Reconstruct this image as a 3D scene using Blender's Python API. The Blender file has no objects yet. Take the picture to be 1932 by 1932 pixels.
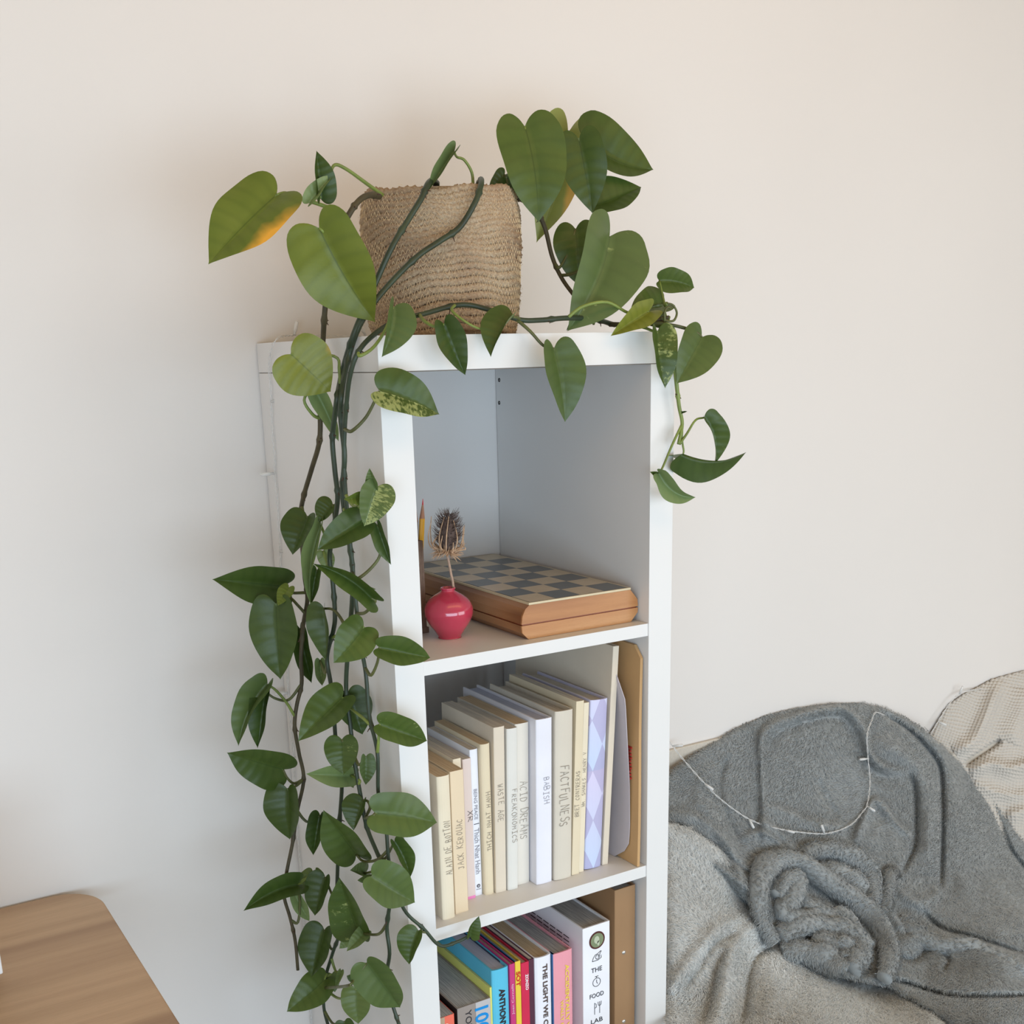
import bpy, bmesh, math, random
import numpy as np
from math import sin, cos, pi, radians, sqrt
from mathutils import Vector, Matrix
random.seed(7); rng = np.random.default_rng(7)
scn = bpy.context.scene
COL = scn.collection

# ------------------------------------------------------------------ camera
CAM = (-0.5717, -1.2080, 1.4442)
ROT = (1.29191, 0.024977, -0.55021)
FPX = 2183.384; OX = -6.088; OY = 331.655
cd = bpy.data.cameras.new('camera'); cam = bpy.data.objects.new('camera', cd); COL.objects.link(cam)
cam.location = CAM; cam.rotation_euler = ROT
cd.sensor_fit = 'HORIZONTAL'; cd.sensor_width = 36.0; cd.lens = FPX/1932*36.0
cd.shift_x = -OX/1932; cd.shift_y = OY/1932
cd.clip_start = .05; scn.camera = cam
# ------------------------------------------------------------------ light
scn.view_settings.view_transform = 'Standard'; scn.view_settings.look = 'None'
scn.view_settings.gamma = 1.0; scn.view_settings.use_curve_mapping = False
scn.view_settings.exposure = 0.13
w = bpy.data.worlds.new('world'); scn.world = w; w.use_nodes = True
w.node_tree.nodes['Background'].inputs[0].default_value = (1.0, .925, .86, 1)
w.node_tree.nodes['Background'].inputs[1].default_value = .68

def area(name, loc, target, sx, sy, power, color):
    l = bpy.data.lights.new(name, 'AREA'); l.shape = 'RECTANGLE'; l.size = sx; l.size_y = sy
    l.energy = power; l.color = color
    o = bpy.data.objects.new(name, l); COL.objects.link(o); o.location = loc
    o.rotation_euler = (Vector(target)-Vector(loc)).to_track_quat('-Z', 'Y').to_euler()
    return o
# daylight through a window to the right behind the camera, an added unseen cool fill, and a weak warm ceiling lamp
area('window_daylight', (1.7, -2.3, 1.05), (.5, .3, .75), 1.6, 1.1, 21, (.82, .93, 1.0))
area('cool_fill_light', (-.6, -2.3, .92), (.1, .3, .6), 2.6, .9, 37, (.60, .81, 1.0))
area('ceiling_lamp_warm', (.4, -.9, 2.36), (.6, .5, 1.8), 1.8, .6, 5, (1.0, .50, .14))

# ------------------------------------------------------------------ geometry of the view (photo pixel -> point at a chosen real depth)
def _rot(rx, ry, rz):
    X = np.array([[1,0,0],[0,cos(rx),-sin(rx)],[0,sin(rx),cos(rx)]])
    Y = np.array([[cos(ry),0,sin(ry)],[0,1,0],[-sin(ry),0,cos(ry)]])
    Z = np.array([[cos(rz),-sin(rz),0],[sin(rz),cos(rz),0],[0,0,1]])
    return Z@Y@X
RC = _rot(*ROT); CC = np.array(CAM)
def rays(u, v):
    u = np.asarray(u, float); v = np.asarray(v, float)
    q = np.stack([(u-966-OX)/FPX, -(v-966-OY)/FPX, -np.ones_like(u)], -1)
    return q@RC.T
def at(u, v, y=None, x=None, z=None):
    d = rays(u, v)
    if y is not None: t = (y-CC[1])/d[..., 1]
    elif x is not None: t = (x-CC[0])/d[..., 0]
    else: t = (z-CC[2])/d[..., 2]
    return CC+d*np.asarray(t)[..., None] if np.ndim(t) else CC+d*t
def pix(P):
    q = (np.asarray(P, float)-CC)@RC
    return 966+OX+FPX*q[..., 0]/-q[..., 2], 966+OY-FPX*q[..., 1]/-q[..., 2]

# ------------------------------------------------------------------ object helpers
ORG = {}
def thing(name, label, cat, loc=(0,0,0), group=None):
    o = bpy.data.objects.new(name, None); COL.objects.link(o); o.location = loc; o.empty_display_size = .05
    o['label'] = label; o['category'] = cat
    if group: o['group'] = group
    ORG[o] = np.array(loc, float); return o
def tag(o, label, cat, group=None):
    o['label'] = label; o['category'] = cat
    if group: o['group'] = group
    return o
def mesh_obj(name, V, F, mat, parent=None, smooth=False, loc=None, uv=None, cols=None):
    V = np.asarray(V, float)
    if parent is not None: org = ORG[parent]
    else: org = np.array(loc if loc is not None else (0,0,0), float)
    me = bpy.data.meshes.new(name)
    if isinstance(F, np.ndarray):
        n, k = F.shape
        me.vertices.add(len(V)); me.vertices.foreach_set('co', (V-org).ravel())
        me.loops.add(n*k); me.loops.foreach_set('vertex_index', F.astype(np.int32).ravel())
        me.polygons.add(n); me.polygons.foreach_set('loop_start', np.arange(0, n*k, k, dtype=np.int32))
        me.polygons.foreach_set('loop_total', np.full(n, k, dtype=np.int32)); me.update(calc_edges=True)
    else:
        me.from_pydata([tuple(p) for p in (V-org)], [], [tuple(int(i) for i in f) for f in F])
    if smooth: me.polygons.foreach_set('use_smooth', [True]*len(me.polygons))
    if uv is not None:
        ul = me.uv_layers.new(name='UVMap'); idx = np.empty(len(me.loops), np.int32); me.loops.foreach_get('vertex_index', idx)
        ul.data.foreach_set('uv', np.asarray(uv, float)[idx].ravel())
    if cols is not None:
        ca = me.attributes.new('shade', 'FLOAT', 'POINT'); ca.data.foreach_set('value', np.asarray(cols, float))
    for m in (mat if isinstance(mat, (list, tuple)) else [mat]): me.materials.append(m)
    me.update(); me.validate()
    o = bpy.data.objects.new(name, me); COL.objects.link(o)
    if parent is not None:
        o.parent = parent; ORG[o] = org
    else:
        o.location = org; ORG[o] = org
    return o
def struct(name, V, F, mat, **k):
    o = mesh_obj(name, V, F, mat, **k); o['kind'] = 'structure'; return o
def boxm(x0, x1, y0, y1, z0, z1, bev=0, seg=2):
    bm = bmesh.new(); bmesh.ops.create_cube(bm, size=1)
    for v in bm.verts:
        v.co = Vector((x0+(v.co.x+.5)*(x1-x0), y0+(v.co.y+.5)*(y1-y0), z0+(v.co.z+.5)*(z1-z0)))
    if bev: bmesh.ops.bevel(bm, geom=bm.edges[:], offset=bev, segments=seg, profile=.7, affect='EDGES')
    V = [v.co[:] for v in bm.verts]; F = [[v.index for v in f.verts] for f in bm.faces]; bm.free()
    return V, F
def extr(poly, lo, hi, axis='z'):
    """prism: closed outline (list of 2d) between lo and hi along an axis"""
    n = len(poly)
    def p3(a, b, c):
        return {'z': (a, b, c), 'y': (a, c, b), 'x': (c, a, b)}[axis]
    V = [p3(a, b, lo) for a, b in poly]+[p3(a, b, hi) for a, b in poly]
    F = [[i, (i+1) % n, n+(i+1) % n, n+i] for i in range(n)]+[list(range(n))[::-1], list(range(n, 2*n))]
    return V, F
def join(parts):
    V = []; F = []
    for v, f in parts:
        b = len(V); V += [tuple(p) for p in v]; F += [[b+int(i) for i in ff] for ff in f]
    return V, F
def catmull(P, n=8):
    P = np.asarray(P, float)
    if len(P) < 3: 
        t = np.linspace(0, 1, n+1)[:, None]; return P[0]*(1-t)+P[-1]*t
    Q = np.vstack([2*P[0]-P[1], P, 2*P[-1]-P[-2]]); out = []
    for i in range(1, len(Q)-2):
        for k in range(n):
            t = k/n
            out.append(.5*((2*Q[i])+(-Q[i-1]+Q[i+1])*t+(2*Q[i-1]-5*Q[i]+4*Q[i+1]-Q[i+2])*t*t+(-Q[i-1]+3*Q[i]-3*Q[i+1]+Q[i+2])*t**3))
    out.append(Q[-2]); return np.array(out)
def tube(P, r, k=8, cap=True):
    P = np.asarray(P, float); n = len(P); r = np.broadcast_to(np.asarray(r, float), (n,))
    T = np.gradient(P, axis=0); T /= np.linalg.norm(T, axis=1)[:, None]+1e-12
    a = np.cross(T[0], (0, 0, 1.)); 
    if np.linalg.norm(a) < 1e-3: a = np.cross(T[0], (1., 0, 0))
    a /= np.linalg.norm(a); V = []
    for i in range(n):
        a = a-T[i]*a.dot(T[i]); a /= np.linalg.norm(a)+1e-12; b = np.cross(T[i], a)
        for j in range(k):
            th = 2*pi*j/k; V.append(P[i]+r[i]*(cos(th)*a+sin(th)*b))
    F = [[i*k+j, i*k+(j+1) % k, (i+1)*k+(j+1) % k, (i+1)*k+j] for i in range(n-1) for j in range(k)]
    if cap: F += [list(range(k))[::-1], [(n-1)*k+j for j in range(k)]]
    return V, F
def lathe(prof, c, k=48):
    V = []; n = len(prof)
    for r, z in prof:
        for j in range(k): V.append((c[0]+r*cos(2*pi*j/k), c[1]+r*sin(2*pi*j/k), c[2]+z))
    F = [[i*k+j, i*k+(j+1) % k, (i+1)*k+(j+1) % k, (i+1)*k+j] for i in range(n-1) for j in range(k)]
    return V, F

# ------------------------------------------------------------------ materials
def s2l(c):
    return tuple(((x/255)/12.92 if x/255 <= .04045 else ((x/255+.055)/1.055)**2.4) for x in c)+(1,)
class NT:
    def __init__(s, name):
        s.m = bpy.data.materials.new(name); s.m.use_nodes = True; s.t = s.m.node_tree; s.n = s.t.nodes; s.b = s.n['Principled BSDF']
    def new(s, ty, **k):
        n = s.n.new(ty)
        for a, v in k.items(): setattr(n, a, v)
        return n
    def set(s, sock, v):
        if hasattr(v, 'links') or isinstance(v, bpy.types.NodeSocket): s.t.links.new(v, sock)
        else: sock.default_value = v
    def coord(s, kind='Object', scale=(1,1,1), rot=(0,0,0)):
        tc = s.new('ShaderNodeTexCoord'); mp = s.new('ShaderNodeMapping'); s.t.links.new(tc.outputs[kind], mp.inputs[0])
        mp.inputs['Scale'].default_value = scale; mp.inputs['Rotation'].default_value = rot; return mp.outputs[0]
    def noise(s, vec, scale=5, detail=4, rough=.5, dist=0):
        n = s.new('ShaderNodeTexNoise'); s.set(n.inputs['Vector'], vec); n.inputs['Scale'].default_value = scale
        n.inputs['Detail'].default_value = detail; n.inputs['Roughness'].default_value = rough; n.inputs['Distortion'].default_value = dist
        return n.outputs['Fac']
    def ramp(s, fac, stops):
        r = s.new('ShaderNodeValToRGB'); s.set(r.inputs[0], fac); e = r.color_ramp.elements
        while len(e) < len(stops): e.new(.5)
        for i, (p, c) in enumerate(stops): e[i].position = p; e[i].color = c if len(c) == 4 else s2l(c)
        return r.outputs[0]
    def mix(s, fac, a, b, mode='MIX'):
        m = s.new('ShaderNodeMix', data_type='RGBA', blend_type=mode); s.set(m.inputs[0], fac); s.set(m.inputs[6], a); s.set(m.inputs[7], b)
        return m.outputs[2]
    def math(s, op, a, b=0.0, c=None):
        m = s.new('ShaderNodeMath', operation=op); s.set(m.inputs[0], a); s.set(m.inputs[1], b)
        if c is not None: s.set(m.inputs[2], c)
        return m.outputs[0]
    def bump(s, h, strength=.3, dist=.001):
        b = s.new('ShaderNodeBump'); s.set(b.inputs['Height'], h); b.inputs['Strength'].default_value = strength; b.inputs['Distance'].default_value = dist
        s.t.links.new(b.outputs[0], s.b.inputs['Normal']); return b
def plain(name, rgb, rough=.5, var=.06, scale=30, spec=.5, bump=0, bscale=200, **k):
    t = NT(name); c = s2l(rgb); v = t.coord('Object')
    n = t.noise(v, scale, 3)
    lo = tuple(max(0, x*(1-var)) for x in c[:3])+(1,); hi = tuple(min(1, x*(1+var)) for x in c[:3])+(1,)
    t.set(t.b.inputs['Base Color'], t.ramp(n, [(.3, lo), (.7, hi)]))
    t.b.inputs['Roughness'].default_value = rough; t.b.inputs['Specular IOR Level'].default_value = spec
    if bump: t.bump(t.noise(v, bscale, 3), bump, .0008)
    for kk, vv in k.items(): t.b.inputs[kk.replace('_', ' ')].default_value = vv
    return t.m
M = {}
# wall paint with faint roller texture
t = NT('wall_paint'); v = t.coord('Object')
t.set(t.b.inputs['Base Color'], t.ramp(t.noise(v, 1.3, 3), [(.3, (226, 222, 219)), (.7, (230, 226, 223))]))
t.b.inputs['Roughness'].default_value = .75; t.b.inputs['Specular IOR Level'].default_value = .2
t.bump(t.noise(v, 160, 4), .15, .0008); M['wall'] = t.m
M['ceiling'] = plain('ceiling_paint', (226, 208, 178), .9)
M['laminate'] = plain('white_laminate', (224, 223, 222), .42, .01, 5, .35)
M['edge_dark'] = plain('laminate_joint', (120, 112, 104), .7)
M['hole'] = plain('dark_hole', (35, 32, 30), .9)
def wood(name, c1, c2, c3, scale=(1, 1, 1), rot=(0,0,0), rough=.45, wscale=6, dist=3, spec=.4):
    t = NT(name); v = t.coord('Object', scale, rot)
    w1 = t.new('ShaderNodeTexWave', wave_type='BANDS', bands_direction='Y'); t.set(w1.inputs['Vector'], v); w1.inputs['Scale'].default_value = wscale
    w1.inputs['Distortion'].default_value = dist; w1.inputs['Detail'].default_value = 3; w1.inputs['Detail Scale'].default_value = 1.5
    base = t.ramp(w1.outputs['Fac'], [(.0, c1), (.55, c2), (1, c3)])
    fine = t.noise(v, 90, 3, .6)
    col = t.mix(t.math('MULTIPLY', t.ramp(fine, [(.45, (0,0,0)), (.75, (255,255,255))]), .25), base, s2l(c1))
    t.set(t.b.inputs['Base Color'], col); t.b.inputs['Roughness'].default_value = rough; t.b.inputs['Specular IOR Level'].default_value = spec
    t.bump(fine, .08, .0005); return t.m
# desk oak veneer: narrow strips of slightly different tone, grain along x
t = NT('oak_veneer'); v = t.coord('Object', (1, 1, 1))
sx_ = t.new('ShaderNodeSeparateXYZ'); t.set(sx_.inputs[0], v)
wob = t.noise(t.coord('Object', (.6, 5, 1)), 2, 2)
yy = t.math('ADD', sx_.outputs[1], t.math('MULTIPLY', wob, .012))
band = t.new('ShaderNodeTexNoise', noise_dimensions='1D'); t.set(band.inputs['W'], yy); band.inputs['Scale'].default_value = 14; band.inputs['Detail'].default_value = 2
base = t.ramp(band.outputs['Fac'], [(.3, (166, 136, 110)), (.48, (190, 160, 130)), (.6, (202, 172, 141)), (.75, (182, 150, 122))])
fine = t.noise(t.coord('Object', (3, 90, 1)), 9, 5, .65)
col = t.mix(t.ramp(fine, [(.42, (0,0,0)), (.8, (140,140,140))]), base, s2l((142, 112, 86)))
t.set(t.b.inputs['Base Color'], col); t.b.inputs['Roughness'].default_value = .5; t.b.inputs['Specular IOR Level'].default_value = .35
t.bump(fine, .06, .0004); M['oak'] = t.m
M['floor'] = wood('floor_boards', (168, 158, 146), (184, 174, 162), (196, 186, 174), (1, 1, 1), rough=.5, wscale=3, dist=.6)
M['boxwood'] = wood('honey_pine_lid', (124, 82, 52), (160, 114, 76), (172, 128, 90), (30, 1.4, 30), rough=.35, wscale=1.0, dist=2.2)
M['boxend'] = wood('honey_pine_end', (152, 98, 58), (182, 128, 80), (192, 142, 94), (1.2, 1, 16), (0, radians(8), 0), rough=.35, wscale=1.2, dist=3)
M['boxdark'] = plain('reddish_side_wood', (140, 72, 42), .4, .15, 60)
M['sq_light'] = plain('maple_inlay', (196, 178, 148), .28, .05, 60)
M['sq_dark'] = plain('slate_inlay', (84, 86, 88), .28, .08, 60)
M['sq_edge'] = plain('pale_edge_veneer', (206, 190, 156), .35, .05, 60)
M['glaze'] = plain('raspberry_glaze', (190, 58, 82), .12, .08, 25, .6, Coat_Weight=.6, Coat_Roughness=.05)
M['vase_foot'] = plain('unglazed_pink_foot', (214, 160, 150), .6)
M['stalk'] = plain('dry_stalk', (176, 148, 128), .8, .15, 300)
M['bract'] = plain('dry_bract', (190, 158, 128), .8, .3, 200)
M['thistle'] = plain('dark_thistle_core', (96, 80, 74), .9, .3, 300)
M['pencil_y'] = plain('pencil_yellow', (226, 170, 30), .35)
M['pencil_wood'] = plain('pencil_bare_wood', (176, 132, 108), .7)
M['pencil_red'] = plain('pencil_red_lead', (200, 50, 60), .5)
M['holder'] = plain('brown_card_holder', (112, 88, 72), .7, .12, 200)
M['pages'] = None
def pages(name, c, line):
    t = NT(name); v = t.coord('Object', (1, .02, .02)); n = t.noise(v, 900, 3, .7)
    t.set(t.b.inputs['Base Color'], t.ramp(n, [(.35, line), (.6, c)])); t.b.inputs['Roughness'].default_value = .9
    t.bump(n, .3, .0005); return t.m
M['pages'] = pages('paper_block', (208, 200, 188), (168, 160, 150)); M['pages_old'] = pages('aged_paper_block', (204, 182, 150), (176, 152, 122))
M['pages_grey'] = pages('grey_paper_block', (186, 186, 186), (130, 130, 132))
M['pages_blue'] = pages('cool_paper_block', (190, 194, 214), (176, 180, 200))
def paper(name, rgb, rough=.7):
    t = NT(name); v = t.coord('Object'); c = s2l(rgb); n = t.noise(v, 12, 4); f = t.noise(v, 500, 2)
    lo = tuple(x*.94 for x in c[:3])+(1,); t.set(t.b.inputs['Base Color'], t.ramp(n, [(.35, lo), (.65, c)]))
    t.b.inputs['Roughness'].default_value = rough; t.b.inputs['Specular IOR Level'].default_value = .25
    t.bump(t.math('ADD', t.math('MULTIPLY', n, 2.0), f), .15, .0008); return t.m
M['graphite'] = plain('pencil_writing', (150, 142, 132), .6); M['ink'] = plain('black_ink', (40, 40, 46), .5)
M['ink_grey'] = plain('grey_ink', (150, 150, 160), .5)
M['metal'] = plain('steel_rivet', (210, 208, 204), .25, .03, 50, .5, Metallic=.9)
t = NT('clear_plastic'); t.b.inputs['Base Color'].default_value = (.93, .93, .92, 1); t.b.inputs['Roughness'].default_value = .2
t.b.inputs['Transmission Weight'].default_value = .35; t.b.inputs['IOR'].default_value = 1.45; M['clear'] = t.m
M['soil'] = plain('dark_potting_soil', (52, 40, 32), .95, .4, 120)
# jute
t = NT('jute'); v = t.coord('Object'); n1 = t.noise(v, 14, 3); n2 = t.noise(v, 420, 3, .7)
c = t.ramp(n1, [(.3, (160, 138, 116)), (.5, (180, 160, 134)), (.72, (196, 180, 154))])
c = t.mix(t.ramp(n2, [(.42, (190,190,190)), (.62, (0,0,0))]), c, s2l((128, 96, 70)))
t.set(t.b.inputs['Base Color'], c); t.b.inputs['Roughness'].default_value = .9; t.b.inputs['Specular IOR Level'].default_value = .15
t.bump(n2, .5, .0012); M['jute'] = t.m
M['thread'] = plain('pale_jute_thread', (222, 198, 160), .8)
# leaf: colour per object through custom properties leaf_tone (0 deep .. 1 yellow green), leaf_variegation, leaf_edge, leaf_pale
def leaf_mat():
    t = NT('pothos_leaf')
    def attr(nm):
        a = t.new('ShaderNodeAttribute', attribute_type='OBJECT', attribute_name=nm); return a.outputs['Fac']
    tone, vari, edge, pale = attr('leaf_tone'), attr('leaf_variegation'), attr('leaf_edge'), attr('leaf_pale')
    uv = t.new('ShaderNodeTexCoord').outputs['UV']; sp = t.new('ShaderNodeSeparateXYZ'); t.set(sp.inputs[0], uv)
    U, Vv = sp.outputs[0], sp.outputs[1]           # U 0..1 across (0.5 midrib), V along margin
    a = t.math('ABSOLUTE', t.math('MULTIPLY', t.math('SUBTRACT', U, .5), 2.0))
    ob = t.coord('Object'); oi = t.new('ShaderNodeObjectInfo').outputs['Random']
    n1 = t.noise(ob, 28, 3)
    deep = t.ramp(tone, [(0, (42, 62, 24)), (.35, (66, 86, 34)), (.65, (96, 112, 36)), (1, (148, 146, 56))])
    lite = t.ramp(tone, [(0, (60, 82, 34)), (.35, (92, 112, 50)), (.65, (124, 134, 52)), (1, (176, 170, 80))])
    c = t.mix(n1, deep, lite)
    vein = t.math('SINE', t.math('MULTIPLY', Vv, 44.0)); vein = t.math('MULTIPLY', t.math('ADD', vein, 1.0), .5)
    c = t.mix(t.math('MULTIPLY', t.math('POWER', vein, 3.0), .22), c, t.mix(.5, deep, s2l((34, 52, 20))))
    mott = t.noise(ob, 110, 4, .65); c = t.mix(t.math('MULTIPLY', mott, .30), c, deep)
    rib = t.math('LESS_THAN', a, .022); c = t.mix(t.math('MULTIPLY', rib, .55), c, t.mix(.5, deep, s2l((30, 56, 22))))
    # variegation: cream splashes drawn out along the veins
    vv = t.new('ShaderNodeCombineXYZ'); t.set(vv.inputs[0], t.math('MULTIPLY', U, 7.0)); t.set(vv.inputs[1], t.math('MULTIPLY', Vv, 22.0)); t.set(vv.inputs[2], t.math('MULTIPLY', oi, 40.0))
    nv = t.noise(vv.outputs[0], 1.0, 3, .65); nb = t.noise(ob, 45, 2)
    half = t.math('GREATER_THAN', t.math('MULTIPLY', t.math('SUBTRACT', U, .5), t.math('SIGN', vari)), 0.0)
    sel = t.math('MULTIPLY', half, t.math('ADD', nv, t.math('MULTIPLY', nb, .9)))
    mask = t.ramp(t.math('MULTIPLY', sel, t.math('ABSOLUTE', vari)), [(.72, (0,0,0)), (.84, (255,255,255))])
    c = t.mix(t.math('MULTIPLY', mask, .48), c, s2l((206, 214, 140)))
    # ageing: yellow to orange towards one margin
    em = t.math('MULTIPLY', t.math('MULTIPLY', edge, t.math('SUBTRACT', t.math('MULTIPLY', U, 2.0), 1.0)), t.math('ADD', n1, .45))
    em = t.math('MULTIPLY', em, t.math('SUBTRACT', 1.15, t.math('MULTIPLY', t.math('ABSOLUTE', t.math('SUBTRACT', Vv, .36)), 2.0)))
    c = t.mix(t.ramp(em, [(.34, (0,0,0)), (.62, (255,255,255))]), c, s2l((232, 170, 62)))
    # paler underside
    bf = t.new('ShaderNodeNewGeometry').outputs['Backfacing']
    under = t.mix(.6, c, s2l((150, 172, 122)))
    c = t.mix(t.math('MAXIMUM', t.math('MULTIPLY', bf, .8), pale), c, under)
    t.set(t.b.inputs['Base Color'], c); t.b.inputs['Roughness'].default_value = .38; t.b.inputs['Specular IOR Level'].default_value = .38
    t.bump(t.math('ADD', t.math('MULTIPLY', vein, .7), t.math('MULTIPLY', t.noise(ob, 300, 2), .3)), .30, .0012)
    tr = t.new('ShaderNodeBsdfTranslucent'); t.set(tr.inputs[0], c)
    mx = t.new('ShaderNodeMixShader'); mx.inputs[0].default_value = .16
    t.t.links.new(t.b.outputs[0], mx.inputs[1]); t.t.links.new(tr.outputs[0], mx.inputs[2])
    t.t.links.new(mx.outputs[0], t.n['Material Output'].inputs[0]); return t.m
M['leaf'] = leaf_mat()
M['vine'] = plain('vine_dark_green', (44, 58, 40), .45, .3, 25); M['vine_brown'] = plain('vine_brown', (70, 62, 40), .6, .3, 60)
M['petiole'] = plain('petiole_green', (116, 132, 62), .45, .25, 40)
M['petiole_dark'] = plain('petiole_olive', (84, 88, 46), .5, .35, 40)
M['root'] = plain('aerial_root_brown', (70, 48, 34), .8)
# fleece: body and fibres
def fleece(name, rgb, var=.16):
    t = NT(name); c = s2l(rgb); a = t.new('ShaderNodeAttribute', attribute_name='shade').outputs['Fac']
    n = t.noise(t.coord('Object'), 9, 3)
    f = t.math('ADD', t.math('MULTIPLY', a, .62), t.math('MULTIPLY', n, .38))
    lo = tuple(x*(1-var*1.6) for x in c[:3])+(1,); hi = tuple(min(1, x*(1+var*1.6)) for x in c[:3])+(1,)
    t.set(t.b.inputs['Base Color'], t.ramp(f, [(.1, lo), (.9, hi)])); t.b.inputs['Roughness'].default_value = .75
    t.b.inputs['Specular IOR Level'].default_value = .25; t.b.inputs['Sheen Weight'].default_value = .35; t.b.inputs['Sheen Roughness'].default_value = .4
    return t.m
M['fleece_dark'] = fleece('charcoal_fleece', (158, 162, 163), .25); M['fleece_light'] = fleece('silver_fleece', (218, 220, 219), .20)
M['waffle'] = fleece('oatmeal_waffle_knit', (202, 196, 188), .08)
M['sofa'] = plain('beige_sofa_cloth', (204, 196, 184), .9, .06, 200, .2, .3, 700)
M['white_plastic'] = plain('white_plastic', (235, 237, 240), .3); M['black_plastic'] = plain('black_plastic', (14, 14, 16), .3)

# ------------------------------------------------------------------ room
def plate(x0, x1, y0, y1, z0, z1): return boxm(x0, x1, y0, y1, z0, z1)
WY = .3878
struct('wall_back', *plate(-3.2, 4.2, WY, WY+.1, 0, 2.4), M['wall'])
struct('floor', *plate(-3.2, 4.2, -4.5, WY+.1, -.05, 0), M['floor'])
struct('ceiling', *plate(-3.2, 4.2, -4.5, WY+.1, 2.4, 2.45), M['ceiling'])

# ------------------------------------------------------------------ bookshelf
H = 1.47; W = .42; D = .386; TK = .0388; TS = .0175; OP = .33886
shelf = thing('bookshelf', 'tall narrow white open-backed cube bookshelf against the wall', 'bookshelf', (W/2, D/2, 0))
bv = .0008
mesh_obj('top_panel', *boxm(0, W, 0, D, H-TK, H, bv), M['laminate'], shelf)
mesh_obj('side_panel', *boxm(0, TK, 0, D, 0, H-TK-.0009, bv), M['laminate'], shelf)
mesh_obj('side_panel', *boxm(W-TK, W, 0, D, 0, H-TK-.0009, bv), M['laminate'], shelf)
mesh_obj('joint', *boxm(.0012, W-.0012, .0012, D-.001, H-TK-.0012, H-TK+.0003), M['edge_dark'], shelf)
SZ = []
z = H-TK
for i in range(3):
    z -= OP; SZ.append(z)
    mesh_obj('shelf_board', *boxm(TK, W-TK, .0015, D-.001, z-TS, z, bv), M['laminate'], shelf); z -= TS
mesh_obj('bottom_panel', *boxm(TK, W-TK, 0, D, 0, TK, bv), M['laminate'], shelf)
for vv in (717, 760):
    p = at(942, vv, x=W-TK)
    V, F = lathe([(0, 0), (.0028, 0), (.0030, .0006), (.0015, .0006), (0, -.0004)], (0, 0, 0), 16)
    V = [(W-TK+.0002-q[2], p[1]+q[0], p[2]+q[1]) for q in V]
    mesh_obj('screw_hole', V, F, M['hole'], shelf)
Z1, Z2, Z3 = SZ

# ------------------------------------------------------------------ desk at the left
dz = .74; dx1 = -.305; dy1 = .383; R = .062
desk = thing('desk', 'oak veneered desk with a rounded corner left of the bookshelf', 'desk', (-.95, 0, 0))
out = [(-1.6, -.37), (dx1-.03, -.37)]
out += [(dx1-.03+.03*sin(a), -.37+.03-.03*cos(a)) for a in np.linspace(0, pi/2, 6)[1:]]
out += [(dx1-R+R*cos(a), dy1-R+R*sin(a)) for a in np.linspace(0, pi/2, 14)]
out += [(-1.6, dy1)]
bm = bmesh.new(); fv = [bm.verts.new((x, y, dz)) for x, y in out]; f = bm.faces.new(fv)
r_ = bmesh.ops.extrude_face_region(bm, geom=[f]); 
for vtx in [g for g in r_['geom'] if isinstance(g, bmesh.types.BMVert)]: vtx.co.z -= .024
bmesh.ops.recalc_face_normals(bm, faces=bm.faces[:])
bmesh.ops.bevel(bm, geom=[e for e in bm.edges if abs(e.verts[0].co.z-e.verts[1].co.z) < 1e-5], offset=.002, segments=2, affect='EDGES')
V = [q.co[:] for q in bm.verts]; F = [[q.index for q in g.verts] for g in bm.faces]; bm.free()
mesh_obj('desktop', V, F, M['oak'], desk)
for x in (-1.5, -.42):
    for y in (-.28, .29):
        mesh_obj('leg', *boxm(x-.022, x+.022, y-.022, y+.022, 0, dz-.024, .003), M['oak'], desk)
mesh_obj('apron', *boxm(-1.5, -.42, .28, .30, dz-.09, dz-.024, .002), M['oak'], desk)
# white screen whose lower right corner shows at the frame edge
mp = at(5.4, 1832, z=dz+.012); mx, my = mp[0], mp[1]
mon = thing('tablet', 'white framed black tablet standing upright on the oak desk at the left edge', 'tablet', (mx-.12, my, dz))
mesh_obj('frame', *boxm(mx-.24, mx, my, my+.009, dz+.008, dz+.17, .003, 3), M['white_plastic'], mon)
mesh_obj('screen', *boxm(mx-.236, mx-.004, my-.0012, my+.001, dz+.011, dz+.166, .0005), M['black_plastic'], mon)
mesh_obj('stand', *boxm(mx-.16, mx-.08, my-.01, my+.06, dz, dz+.009, .003), M['white_plastic'], mon)

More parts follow.
